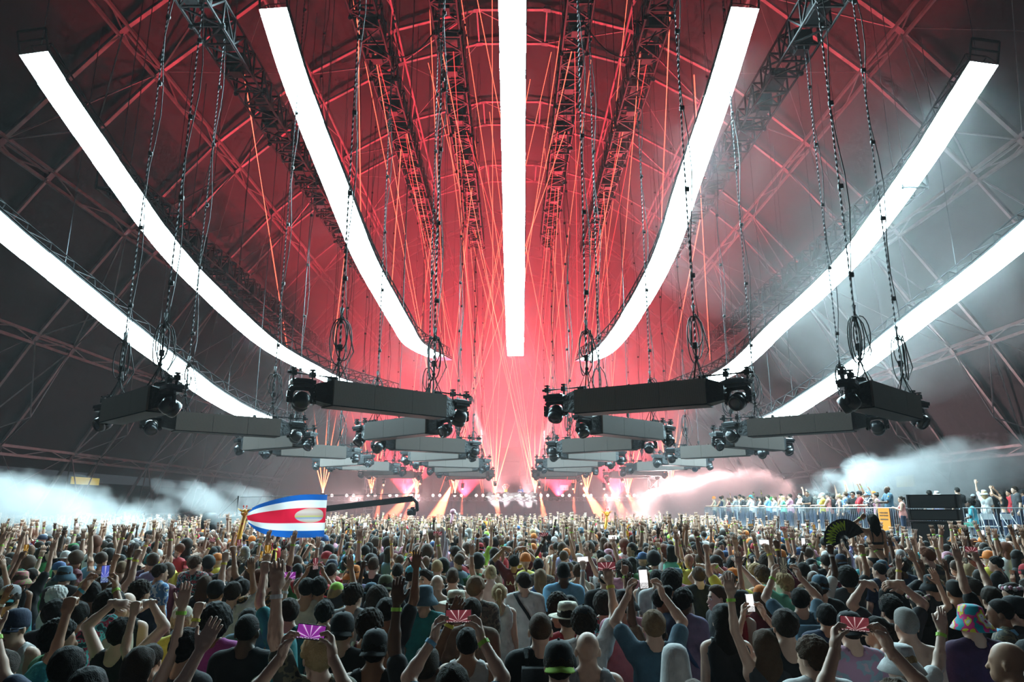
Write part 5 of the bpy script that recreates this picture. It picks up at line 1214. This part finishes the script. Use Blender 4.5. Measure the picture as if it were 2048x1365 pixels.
for u, kw in vip:
    kw = dict(kw); p = rail_at(u); lab = kw.pop('lab', None); h = kw.pop('h', 1.74 if kw.get('g') != 'f' else 1.66)
    P_(u, 0, lab=lab or describe(kw)+' on deck', loc=(p.x, p.y, DZ), h=h, grp=DECK, ph=('white', False) if kw.get('pose') == 'phone1' else None, **kw)
guard = [p for p in PEOPLE if 'guard' in p['label']][0]
for s in (-1, 1):
    for z, nm in ((1.4, 'badge'), (1.35, 'chevron')): b = MB(); b.ball((s*.235, .09, z-.02), (.012, .03, .03 if nm == 'badge' else .018), 8); b.build('gold_'+nm, mat('gold_thread', (.8, .5, .08), .5), guard)
for i in range(20):
    u = 1425+i*17+rnd.uniform(-5, 5); p = rail_at(u, rnd.uniform(1.0, 1.8)); kw = random_kw(rnd, 30); kw['rz'] = rnd.uniform(.2, 1.6)
    for _ in range(25):
        if describe(kw)+' on deck' not in USED: break
        kw = random_kw(rnd, 30); kw['rz'] = rnd.uniform(.2, 1.6)
    P_(u, 0, lab=describe(kw)+' on deck', loc=(p.x, p.y, DZ), h=rnd.uniform(1.6, 1.85), grp='people behind those at the deck rail', **kw)
for (u, y_, kw) in [(1915, 26.6, D_(hair_=('fade', 'black'), top=('tee', 'black'), skin='light', h=1.82)), (1968, 26.8, D_(g='f', pose='r_up', flip=True, hat_=('bucket', 'white'), hair_=('long', 'blond'), top=('tee', 'white'), rz=-.6, skin='light', h=1.72)),
                    (1945, 27.8, D_(hat_=('cap', 'grey'), hair_=('short', 'dark'), top=('tee', 'charcoal'), h=1.58)), (1986, 27.2, D_(hair_=('short', 'dark'), top=('tee', 'black'), rz=.6, skin='tan', h=1.75)), (2003, 26.2, D_(g='f', pose='phone2', hair_=('long', 'black'), top=('crop', 'black'), rz=.5, skin='tan', h=1.68)),
                    (2018, 28.2, D_(hair_=('short', 'black'), top=('tee', 'red'), rz=1.3, skin='tan', h=1.78)), (2030, 26.6, D_(hair_=('short', 'dark'), top=('tee', 'charcoal'), rz=1.4, skin='light', h=1.86)), (2046, 27.4, D_(hat_=('cap', 'black'), hair_=('short', 'dark'), top=('tee', 'navy'), rz=.8, skin='tan')),
                    (1858, 28.2, D_(hair_=('messy', 'black'), top=('tee', 'grey'), h=1.75)), (1873, 27.6, D_(hat_=('bucket', 'white'), hair_=('short', 'dark'), top=('tee', 'lavender'), h=1.7)), (1800, 26.2, D_(g='f', pose='front', hair_=('pony', 'dark'), top=('tank', 'salmon'), rz=1.2, h=1.5))]:
    kw = dict(kw); h = kw.pop('h', 1.75); p = atY(u, 985, y_); kw.setdefault('skin', 'light')
    P_(u, 0, lab=describe(kw)+' at the deck end', loc=(p.x, p.y, DZ), h=h, grp='people at the deck end', ph=None, **kw)
P_(1923, 0, lab='man in aqua shirt and green trousers seated on a folding chair', loc=(16.0, 25.05, DZ-.38), h=1.75, pose='sit', rz=1.0, hair_=('afro', 'black'), skin='dark', top=('tee', 'aqua'), legs='mint', grp='people at the deck end')
# ---- DJs
P_(0, 0, lab='DJ in pale top clapping overhead behind the table', loc=(-.55, SY+2.6, 2.7), h=1.72, g='f', pose='heart', rz=PI, hair_=('long', 'blond'), top=('tank', 'yellow'), skin='light', extra=('face',), grp='DJs on the stage')
P_(0, 0, lab='DJ in cap and blue shirt bent over the mixer', loc=(.75, SY+2.5, 2.62), h=1.72, pose='front', rz=PI-.2, hat_=('cap', 'white'), hair_=('short', 'dark'), top=('tee', 'blue'), skin='light', extra=('face', 'headphones'), grp='DJs on the stage')

# ================================================================ the rest of the crowd, too many to count
def crowd_protos(lod, n, seed):
    r = random.Random(seed); out = []
    for _ in range(n):
        b = MB(); g = 'f' if r.random() < .32 else 'm'; cols = []
        sk = SKIN[r.choice(['pale', 'light', 'light', 'light', 'tan', 'tan', 'brown', 'light', 'pale', 'dark'])]; tp = CLO[r.choice([t for t in TOPS if t in CLO])]
        hc = HAIRC[r.choice(HCOL)]; bare = r.random() < .18
        def paint(c): cols.extend([c]*(len(b.v)-len(cols)))
        nn = 10 if lod else 8; hy = r.choice([0, 0, 0, .6, -.6, 1.5]); Rh = Matrix.Rotation(hy, 3, 'Z'); hc_ = Vector((0, .012, 1.61))
        b.ball(hc_+Vector((0, 0, .035)), (.077, .097, .1), nn, 0, Rh); b.ball(hc_+Rh @ Vector((0, .035, -.045)), (.052, .058, .065), nn-2, 0, Rh); paint(sk)
        hk = r.random()
        if hk < .2: hc = CLO[r.choice(['black', 'navy', 'white', 'red', 'orange', 'blue', 'grey', 'white', 'lime', 'teal'])]; b.lathe([(.088, 0), (.09, .05), (.07, .11), (.02, .135)], hc_+Vector((0, -.01, .02)), nn, 0, Rh, sy=1.22); b.box(hc_+Rh @ Vector((0, .13*(1 if r.random() < .5 else -1), .03)), (.13, .1, .012), Rh)
        elif hk < .27: hc = CLO[r.choice(['white', 'black', 'pink', 'cream', 'slate'])]; b.lathe([(.145, -.03), (.09, .04), (.085, .1), (.03, .13)], hc_, nn, 0)
        elif hk < .32: hc = sk; b.ball(hc_+Vector((0, -.01, .06)), (.078, .098, .086), nn)
        else:
            k = r.choice([.006, .012, .012, .02, .045]); b.ball(hc_+Rh @ Vector((0, -.022, .058+k*.5)), (.079+k, .095+k, .09+k), nn, 0, Rh)
            if g == 'f': b.lathe([(.05, -.3), (.095, -.16), (.098, .02), (.08, .06)], hc_+Rh @ Vector((0, -.055, 0)), 8, 0, Rh, sy=.6)
        paint(hc)
        b.tube([(0, -.02, 1.42), (0, -.005, 1.56)], [.062, .055], 7, cap=False); paint(sk)
        w = 1 if g == 'm' else .86
        b.lathe([(.15, .0), (.15, .35), (.165, .62), (.2, .98), (.195, 1.1), (.15, 1.165), (.06, 1.2)], (0, -.005, .3), 9, 0, sx=w, sy=.66); paint(sk if bare and g == 'm' else tp)
        pose = r.choice(['down', 'down', 'down', 'down', 'up', 'up', 'fist', 'both', 'bent', 'ph'])
        P2 = {'down': (DOWN, DOWN), 'up': (UP, DOWN), 'fist': (UPF, DOWN), 'both': (UP, UP), 'bent': (BENT, FRONT), 'ph': (PH1, DOWN)}[pose]; hands = []
        if r.random() < .5: P2 = P2[::-1]
        for s, sp in zip((1, -1), P2):
            jit = tuple(np.array(sp[0])+np.array([r.gauss(0, .12) for _ in range(3)])), tuple(np.array(sp[1])+np.array([r.gauss(0, .15) for _ in range(3)])), sp[2]
            sh, el, wr, fo, hk2 = limb(s, jit, g); mid = sh+(el-sh)*.5
            sleeve = not bare and g == 'm' and r.random() < .75
            b.tube([sh, mid], [.062, .06] if sleeve else [.055, .05], 6, cap=False); paint(tp if sleeve else sk)
            b.tube([mid, el, el+(wr-el)*.35, wr], [.047, .04, .041, .027], 6 if lod else 5, cap=False); paint(sk)
            up = fo[2] > 0
            if up and r.random() < .4: b.lathe([(.034, -.012), (.034, .012)], wr-fo*.03, 6, 0, R=Vector(fo).to_track_quat('Z', 'Y').to_matrix()); paint(r.choice([CLO['lime'], CLO['lime'], CLO['yellow'], CLO['white']]))
            x = unit(np.cross((0, 1, 0), fo)); tip = wr+fo*.1
            if hk2 == 'fist' or not up: b.ball(tip-fo*.03, (.04, .035, .05), 6)
            else:
                b.bar(wr, tip, .03, .075, up=tuple(x)) ; b.bar(wr+fo*.03, wr+fo*.09-x*s*.06, .018, .02)
                for k in range(4): b.bar(tip+x*(k-1.5)*.02, tip+fo*.075+x*(k-1.5)*.034, .015, .016)
            paint(sk)
            if up: hands.append(np.array(tip))
        paint(sk); V = np.array([tuple(p) for p in b.v], f32)
        T = []
        for f in b.f:
            for i in range(1, len(f)-1): T.append((f[0], f[i], f[i+1]))
        out.append((V, np.array(T, np.int32), np.array(cols, f32), hands if pose == 'ph' else []))
    return out
M_CROWD = mat('crowd_people', (.5, .3, .2), .7)
_nt = M_CROWD.node_tree; _a = _nt.nodes.new('ShaderNodeAttribute'); _a.attribute_name = 'colour'; _nt.links.new(_a.outputs['Color'], _nt.nodes['Principled BSDF'].inputs['Base Color'])
def crowd(protos, spots, name, label, seed):
    r = random.Random(seed); VV, TT, CC = [], [], []; off = 0; tips = []
    for (x, y_) in spots:
        V, T, C_, H_ = r.choice(protos); k = r.gauss(.985, .04); a = r.gauss(0, .3) if r.random() < .88 else r.uniform(-3, 3); fl = 1 if r.random() < .5 else -1
        ca, sa = math.cos(a), math.sin(a); M = np.array(((ca*fl, -sa, 0), (sa*fl, ca, 0), (0, 0, 1)), f32)*k; VV.append(V@M.T+np.array((x, y_, 0), f32)); TT.append((T if fl > 0 else T[:, ::-1])+off); CC.append(C_); off += len(V)
        for h_ in H_: tips.append(M@h_+np.array((x, y_, 0)))
    V, T, C_ = np.concatenate(VV), np.concatenate(TT), np.concatenate(CC); me = np_mesh(name, V, T, [M_CROWD])
    at_ = me.attributes.new('colour', 'FLOAT_COLOR', 'POINT'); at_.data.foreach_set('color', np.concatenate([C_, np.ones((len(C_), 1), f32)], 1).ravel())
    tag(link(name, me), label, 'crowd', kind='stuff'); return tips
def scatter(y0, y1, sep, seed, xl=lambda y: .77*y+.4):
    r = random.Random(seed); S = {}; out = []; cells = max(1, int((y1-y0)*60/(sep*sep)))
    for _ in range(cells*5):
        y_ = y0+(y1-y0)*r.random(); x = r.uniform(-1, 1)*xl(y1)
        if abs(x) > xl(y_) or x < -27 or (y_ > 19.8 and x > 11.4-.0*(y_)) or (x > fa.x+(fb.x-fa.x)*(y_-fa.y)/(fb.y-fa.y)-.6 and y_ > 19.8): continue
        if abs(x+15.6) < 1 and abs(y_-30) < 1: continue
        c = (int(x//sep), int(y_//sep)); ok = True
        for i in (-1, 0, 1):
            for j in (-1, 0, 1):
                for q in S.get((c[0]+i, c[1]+j), ()):
                    if (q[0]-x)**2+(q[1]-y_)**2 < sep*sep: ok = False
        if not ok or (y_ < Y_EDGE+1.2 and any((x-s[0])**2+(y_-s[1])**2 < .32 for s in SPOTS)): continue
        S.setdefault(c, []).append((x, y_)); out.append((x, y_))
    return out
sp1 = scatter(Y_EDGE-.6, 23, .56, 5); sp2 = scatter(23, 47, .66, 6)
tips = crowd(crowd_protos(1, 60, 21), sp1, 'crowd', 'packed crowd with raised hands beyond the nearest people', 31)
tips2 = crowd(crowd_protos(0, 50, 22), sp2, 'crowd', 'far packed crowd reaching up to the stage', 32)
rnd.shuffle(tips); k = 0
for tpt in tips[:34]:
    phone(Vector(tpt)+Vector((0, .02, .07)), rnd.random() < .3, rnd.choice(['white', 'gold', 'white', 'red', 'white']), 'someone deep in the packed crowd', rz=rnd.uniform(-.3, .3), group='phones deep in the crowd')

# ================================================================ flag, totems, fan, cone
fy = 16.0
def fpx(u, v, dy=0.0): return atY(u, v, fy+dy)
base, top_ = fpx(463, 1142), fpx(489, 1030)
M_GIR = mat('inflatable_yellow', (.95, .45, .03), .4); M_SPOT = mat('inflatable_red_spot', (.75, .05, .02), .4)
def giraffe(a, c, r, label, group, head=1.0):
    t = thing('giraffe_totem', label, 'inflatable', tuple(a), group=group); d = Vector(c)-Vector(a); L = d.length; x, y, e = basis(d)
    b = MB(); b.tube([Vector(), d*.5, d], [r, r*.92, r*.85], 10); b.build('neck', M_GIR, t, True)
    for k in range(int(L/(r*2.2))):
        b = MB(); an = k*2.2; p = d*((k+.5)/int(L/(r*2.2)))+(x*math.cos(an)+y*math.sin(an))*r*.8; b.ball(p, r*.42, 8); b.build('spot', M_SPOT, t, True)
    q = d; k = head
    b = MB(); b.ball(q+Vector((0, 0, .06))*k, Vector((.09, .1, .1))*k if False else (.09*k, .1*k, .1*k), 12); b.ball(q+Vector((0, -.09*k, .02*k)), (.06*k, .08*k, .05*k), 10); b.build('head', M_GIR, t, True)
    for s in (-1, 1):
        b = MB(); b.tube([q+Vector((s*.08*k, 0, .1*k)), q+Vector((s*.19*k, 0, .16*k))], [.035*k, .012*k], 6); b.build('ear', M_GIR, t, True)
        b = MB(); b.tube([q+Vector((s*.035*k, 0, .13*k)), q+Vector((s*.045*k, 0, .22*k))], .012*k, 6); b.ball(q+Vector((s*.045*k, 0, .23*k)), .024*k, 8); b.build('horn', M_SPOT, t, True)
        b = MB(); b.ball(q+Vector((s*.04*k, -.13*k, .035*k)), .02*k, 8); b.build('nostril', M_SPOT, t, True)
    return t
giraffe(base, top_, .055, 'spotted yellow inflatable giraffe used as the pole of a striped flag', None, .8)
holder = Vector((base.x-.34, fy-.1, 0))
FC = dict(blue=(.01, .1, .38), white=(.82, .8, .78), red=(.75, .012, .045))
flag = thing('flag', 'waving blue, white and red striped flag with round crest, on a giraffe pole', 'flag', tuple(fpx(496, 1035)))
org = fpx(496, 1035)
def bez(P, t):
    x = np.array([p[0] for p in P], float); return float(np.interp(t, np.linspace(0, 1, len(P)), x)), float(np.interp(t, np.linspace(0, 1, len(P)), [p[1] for p in P]))
def sm(P, n=4):
    P = [np.array(p, float) for p in P]
    for _ in range(n): P = [P[0]]+[q for a, c in zip(P[:-1], P[1:]) for q in (a*.75+c*.25, a*.25+c*.75)]+[P[-1]]
    return P
TOP = sm([(492, 1026), (510, 1012), (550, 999), (600, 989), (655, 990)]); BOT = sm([(497, 1048), (512, 1062), (538, 1073), (590, 1077), (648, 1075)])
def fpos(s, t):
    a = np.array(bez(TOP, s)); c = np.array(bez(BOT, s)); p = a+(c-a)*t
    dy = .2*math.sin(7*s+2.2*t)*s+.07*math.sin(15*s-5*t)*s
    return fpx(p[0], p[1], dy)-org
def cloth_thin(name, col):
    if name in MATS: return MATS[name]
    m = mat(name, col, .75, bump=(30, .2, .01)); nt = m.node_tree; b = nt.nodes['Principled BSDF']; o = [n for n in nt.nodes if n.type == 'OUTPUT_MATERIAL'][0]
    tr = nt.nodes.new('ShaderNodeBsdfTranslucent'); tr.inputs[0].default_value = (*col, 1); mx = nt.nodes.new('ShaderNodeMixShader'); mx.inputs[0].default_value = .42
    nt.links.new(b.outputs[0], mx.inputs[1]); nt.links.new(tr.outputs[0], mx.inputs[2]); nt.links.new(mx.outputs[0], o.inputs[0]); return m
def crest_print(m):
    nt = m.node_tree; N_, K = nt.nodes.new, nt.links.new; a = N_('ShaderNodeAttribute'); a.attribute_name = 'st'
    mp = N_('ShaderNodeMapping'); mp.inputs['Location'].default_value = (-.8/.122, -.485/.165, 0); mp.inputs['Scale'].default_value = (1/.122, 1/.165, 1); K(a.outputs['Vector'], mp.inputs[0])
    ln = N_('ShaderNodeVectorMath'); ln.operation = 'LENGTH'; K(mp.outputs[0], ln.inputs[0]); lt = N_('ShaderNodeMath'); lt.operation = 'LESS_THAN'; lt.inputs[1].default_value = 1; K(ln.outputs['Value'], lt.inputs[0])
    cr = N_('ShaderNodeValToRGB'); cr.color_ramp.interpolation = 'EASE'; sx = N_('ShaderNodeSeparateXYZ'); K(mp.outputs[0], sx.inputs[0]); mr = N_('ShaderNodeMapRange'); mr.inputs[1].default_value = -1; K(sx.outputs[1], mr.inputs[0]); K(mr.outputs[0], cr.inputs[0])
    for p_, c_ in ((.0, (.62, .36, .28)), (.25, (.6, .46, .4)), (.45, (.5, .34, .3)), (.58, (.46, .4, .12)), (.68, (.22, .26, .4)), (.78, (.46, .4, .38))):
        el = cr.color_ramp.elements.new(p_); el.color = (*c_, 1)
    cr.color_ramp.elements[-1].color = (.5, .3, .2, 1)
    mx = N_('ShaderNodeMixRGB'); K(lt.outputs[0], mx.inputs[0]); mx.inputs[1].default_value = (*FC['red'], 1); K(cr.outputs[0], mx.inputs[2])
    for n in list(nt.nodes):
        if n.type == 'BSDF_PRINCIPLED': K(mx.outputs[0], n.inputs['Base Color'])
        if n.type == 'BSDF_TRANSLUCENT': K(mx.outputs[0], n.inputs[0])
bounds = [0, .13, .31, .66, .84, 1]
for i, cn in enumerate(['blue', 'white', 'red', 'white', 'blue']):
    ns, nt_ = 44, 5; vs, fs = [], []
    for th in (0,):
        for a in range(ns+1):
            for c in range(nt_+1): vs.append(fpos(a/ns, bounds[i]+(bounds[i+1]-bounds[i])*c/nt_)+Vector((0, th, 0)))
    m = (ns+1)*(nt_+1)
    for a in range(ns):
        for c in range(nt_):
            k = a*(nt_+1)+c; fs += [(k, k+1, k+nt_+2, k+nt_+1)]
    b = MB(); b.add(vs, fs); so = b.build('stripe', cloth_thin('flag_'+cn, FC[cn]), flag, True)
    if cn == 'red':
        at_ = so.data.attributes.new('st', 'FLOAT_VECTOR', 'POINT'); at_.data.foreach_set('vector', [q for a in range(ns+1) for c in range(nt_+1) for q in (a/ns, bounds[i]+(bounds[i+1]-bounds[i])*c/nt_, 0)]); crest_print(MATS['flag_red'])
P_(0, 0, lab='person holding up the spotted giraffe pole of the striped flag', loc=holder, h=1.72, pose='fist', rz=-.1, hair_=('short', 'black'), top=('tee', 'white'), skin='tan')
for (u0, v0, u1, v1, y_, hd, lab) in [(1209, 1075, 1214, 1032, 26, 1.0, 'tall yellow spotted giraffe totem standing over the crowd before the stage'), (1462, 1090, 1453, 1058, 24, 1.0, 'yellow giraffe totem near the start of the deck rail'), (1258, 1080, 1252, 1058, 22, .9, 'orange round-headed giraffe totem behind the tall one'), (972, 1075, 976, 1052, 30, 1.2, 'small orange giraffe totem in the far crowd centre')]:
    giraffe(atY(u0, v0, y_), atY(u1, v1, y_), .055, lab, 'giraffe totems', hd)
a, c = atY(899, 1085, 24), atY(906, 1024, 24); t = thing('flamingo_totem', 'pink flamingo totem on a thin neck above the crowd', 'inflatable', tuple(a)); d = c-a
b = MB(); b.tube([Vector(), d*.6+Vector((-.02, 0, 0)), d], .045, 8); b.build('neck', mat('flamingo_pink', (.85, .4, .52), .45), t, True); b = MB(); b.ball(d, (.1, .1, .09), 12); b.build('head', MATS['flamingo_pink'], t, True); b = MB(); b.tube([d+Vector((.07, -.05, -.02)), d+Vector((.13, -.08, -.06)), d+Vector((.13, -.09, -.14))], [.045, .035, .012], 8); b.build('beak', mat('beak_white', (.75, .68, .66), .5), t, True)
a, c = atY(884, 1128, 14.5), atY(884, 1060, 14.5); t = thing('folded_parasol', 'white crinkled cone like a folded parasol held up in the crowd', 'parasol', tuple(a)); d = c-a
b = MB(); vs, fs = [], []; n = 18; prof = [(.05, 0), (.09, .12), (.115, .28), (.1, .42), (.06, .56), (.025, .68), (.008, d.z)]
for k, (r_, z) in enumerate(prof):
    for j in range(n): q = r_*(1+.16*((j % 2)*2-1)); an = 2*PI*j/n+.25*k; vs.append(Vector((q*math.cos(an), q*math.sin(an), z))+Vector((d.x, 0, 0))*(z/d.z))
for k in range(len(prof)-1): fs += [(k*n+j, k*n+(j+1) % n, (k+1)*n+(j+1) % n, (k+1)*n+j) for j in range(n)]
b.add(vs, fs); b.build('canopy', mat('parasol_white', (.75, .7, .75), .6, bump=(40, .5, .02)), t); b = MB(); b.tube([(0, 0, -.9), (0, 0, .1)], .012, 6); b.build('handle', M_BLACK, t)
# folding fan with bright marks
fc = atY(1690, 1082, 12.4); t = thing('hand_fan', 'open black folding fan with lime green lettering-like marks held above the crowd', 'fan', tuple(fc)); Rf = .36; n = 20; a0, a1 = math.radians(22), math.radians(205)
M_FAN_K = mat('fan_black', (.012, .012, .012), .6); M_LIME = mat('fan_lime', (.6, .85, .06), .6)
for k in range(n):
    an, am = a0+(a1-a0)*k/n, a0+(a1-a0)*(k+1)/n; b = MB(); y0_ = .012 if k % 2 else -.012; f_ = lambda r_, q, y_: (r_*math.cos(q), y_, r_*math.sin(q))
    vs = [f_(.085, an, y0_), f_(Rf, an, y0_), f_(Rf, am, -y0_), f_(.085, am, -y0_)]; vs += [(x_, y_+.004, z_) for x_, y_, z_ in vs]
    b.add(vs, [(0, 1, 2, 3), (7, 6, 5, 4), (0, 4, 5, 1), (1, 5, 6, 2), (2, 6, 7, 3), (3, 7, 4, 0)]); b.build('fan_leaf', M_FAN_K, t)
    b = MB(); b.bar((0, .004, 0), f_(.15, (an+am)/2, .004), .008, .004); b.build('fan_rib', M_FAN_K, t)
rf = random.Random(5); b = MB()
for k in range(9):
    an = a0+(a1-a0)*(.36+.6*k/9); e = Vector((math.cos(an), 0, math.sin(an))); s = Vector((-math.sin(an), 0, math.cos(an))); y_ = Vector((0, -.02, 0))
    b.bar(e*.17+y_, e*.33+y_, .022, .004, up=(0, 1, 0)); b.bar(e*.2+s*.0+y_, e*.3+s*.045+y_, .02, .004, up=(0, 1, 0))
    if k % 2: b.bar(e*.25+y_, e*.25+s*.05+y_, .018, .004, up=(0, 1, 0))
o = b.build('lime_marks', M_LIME, t); b = MB(); b.bar((0, 0, -.05), (0, 0, .02), .03); b.build('fan_handle', M_FAN_K, t)
P_(0, 0, lab='person holding the open black folding fan overhead', loc=(fc.x-.3, fc.y+.12, 0), h=1.76, pose='fist', hair_=('short', 'dark'), top=('tee', 'black'))
print('OBJECT COUNTS', len(PEOPLE), len(sp1), len(sp2), len(bpy.data.objects), Y_EDGE, [l for l, n_ in USED.items() if n_ > 1][:10])
# ================================================================ haze and smoke
def haze_mat(name, density, col=(1, 1, 1), g=.25):
    m = bpy.data.materials.new(name); m.use_nodes = True; nt = m.node_tree; nt.nodes.clear()
    o = nt.nodes.new('ShaderNodeOutputMaterial'); v = nt.nodes.new('ShaderNodeVolumeScatter')
    v.inputs['Color'].default_value = (*col, 1); v.inputs['Density'].default_value = density; v.inputs['Anisotropy'].default_value = g
    nt.links.new(v.outputs[0], o.inputs['Volume']); m.cycles.homogeneous_volume = True
    return m
def haze(y0, y1, dens, label):
    b = MB(); b.box((0, (y0+y1)/2, 15.2), (60, y1-y0, 30.2)); tag(b.build('haze', haze_mat('haze_'+label[:6], dens)), label, 'haze', kind='stuff')
haze(-7.5, 29.99, HAZE['near'], 'thin stage haze over the crowd'); haze(30.0, 45.99, HAZE['mid'], 'hanging stage haze above the middle of the hall'); haze(46.0, 83.8, HAZE['far'], 'dense stage haze in front of the stage')
def smoke(name, label, c, r, rz, dens, scale, thr, seed, ry=0.0, col=.42, g=.1):
    b = MB(); b.ball((0, 0, 0), 1.0, 20)
    m = bpy.data.materials.new(name+'_volume'); m.use_nodes = True; nt = m.node_tree; nt.nodes.clear(); N_ = nt.nodes.new; K = nt.links.new
    o = N_('ShaderNodeOutputMaterial'); v = N_('ShaderNodeVolumeScatter'); v.inputs['Color'].default_value = (col, col, col, 1); v.inputs['Anisotropy'].default_value = g
    t = N_('ShaderNodeTexCoord'); ln = N_('ShaderNodeVectorMath'); ln.operation = 'LENGTH'; K(t.outputs['Object'], ln.inputs[0])
    mp = N_('ShaderNodeMapping'); mp.inputs['Scale'].default_value = r; mp.inputs['Location'].default_value = (seed, seed*.7, 0); K(t.outputs['Object'], mp.inputs[0])
    n = N_('ShaderNodeTexNoise'); n.inputs['Scale'].default_value = scale; n.inputs['Detail'].default_value = 5; n.inputs['Roughness'].default_value = .62; K(mp.outputs[0], n.inputs['Vector'])
    ml = N_('ShaderNodeMath'); ml.operation = 'MULTIPLY_ADD'; ml.inputs[1].default_value = -.62; K(ln.outputs['Value'], ml.inputs[0]); K(n.outputs['Fac'], ml.inputs[2])
    mr = N_('ShaderNodeMapRange'); mr.inputs[1].default_value = thr; mr.inputs[2].default_value = thr+.22; mr.inputs[3].default_value = 0; mr.inputs[4].default_value = dens; K(ml.outputs[0], mr.inputs[0])
    K(mr.outputs[0], v.inputs['Density']); K(v.outputs[0], o.inputs['Volume'])
    ob = b.build(name, m); ob.location = c; ob.scale = r; ob.rotation_euler = (0, ry, rz); tag(ob, label, 'smoke', kind='stuff')
smoke('smoke_cloud', 'thick grey smoke bank blown low over the crowd from the tent wall', (-16.8, 24.5, 2.75), (6.6, 1.8, 1.2), .0, .85, .75, -.05, 3, ry=.13)
smoke('smoke_cloud', 'small smoke jet blowing from the wall behind the flag', (-12.5, 29.5, 2.7), (2.6, 1.0, .8), 0, .5, 1.1, -.05, 9, ry=.38)
smoke('smoke_cloud', 'faint smoke jet near the camera crane base', (-13.3, 36, 3.0), (2.0, .8, .7), 0, .4, 1.1, -.05, 14, ry=.3)
smoke('smoke_cloud', 'big white smoke bank billowing beside the stage and deck', (13.2, 49.5, 3.0), (6.9, 2.2, 2.4), 0, 1.6, .38, -.06, 21, ry=-.1, col=1, g=.45)
smoke('smoke_cloud', 'bluish smoke stream behind the people on the deck', (19.3, 31.5, 4.1), (6.5, 1.6, 1.6), 0, 1.2, .7, -.05, 33, ry=-.12, col=.75)
smoke('drifting_haze', 'soft blue haze drifting round the light ribbons above the deck', (13.5, 25.5, 15.5), (10.5, 7.0, 9.0), 0, .017, .16, -.12, 41, ry=.5, col=1)
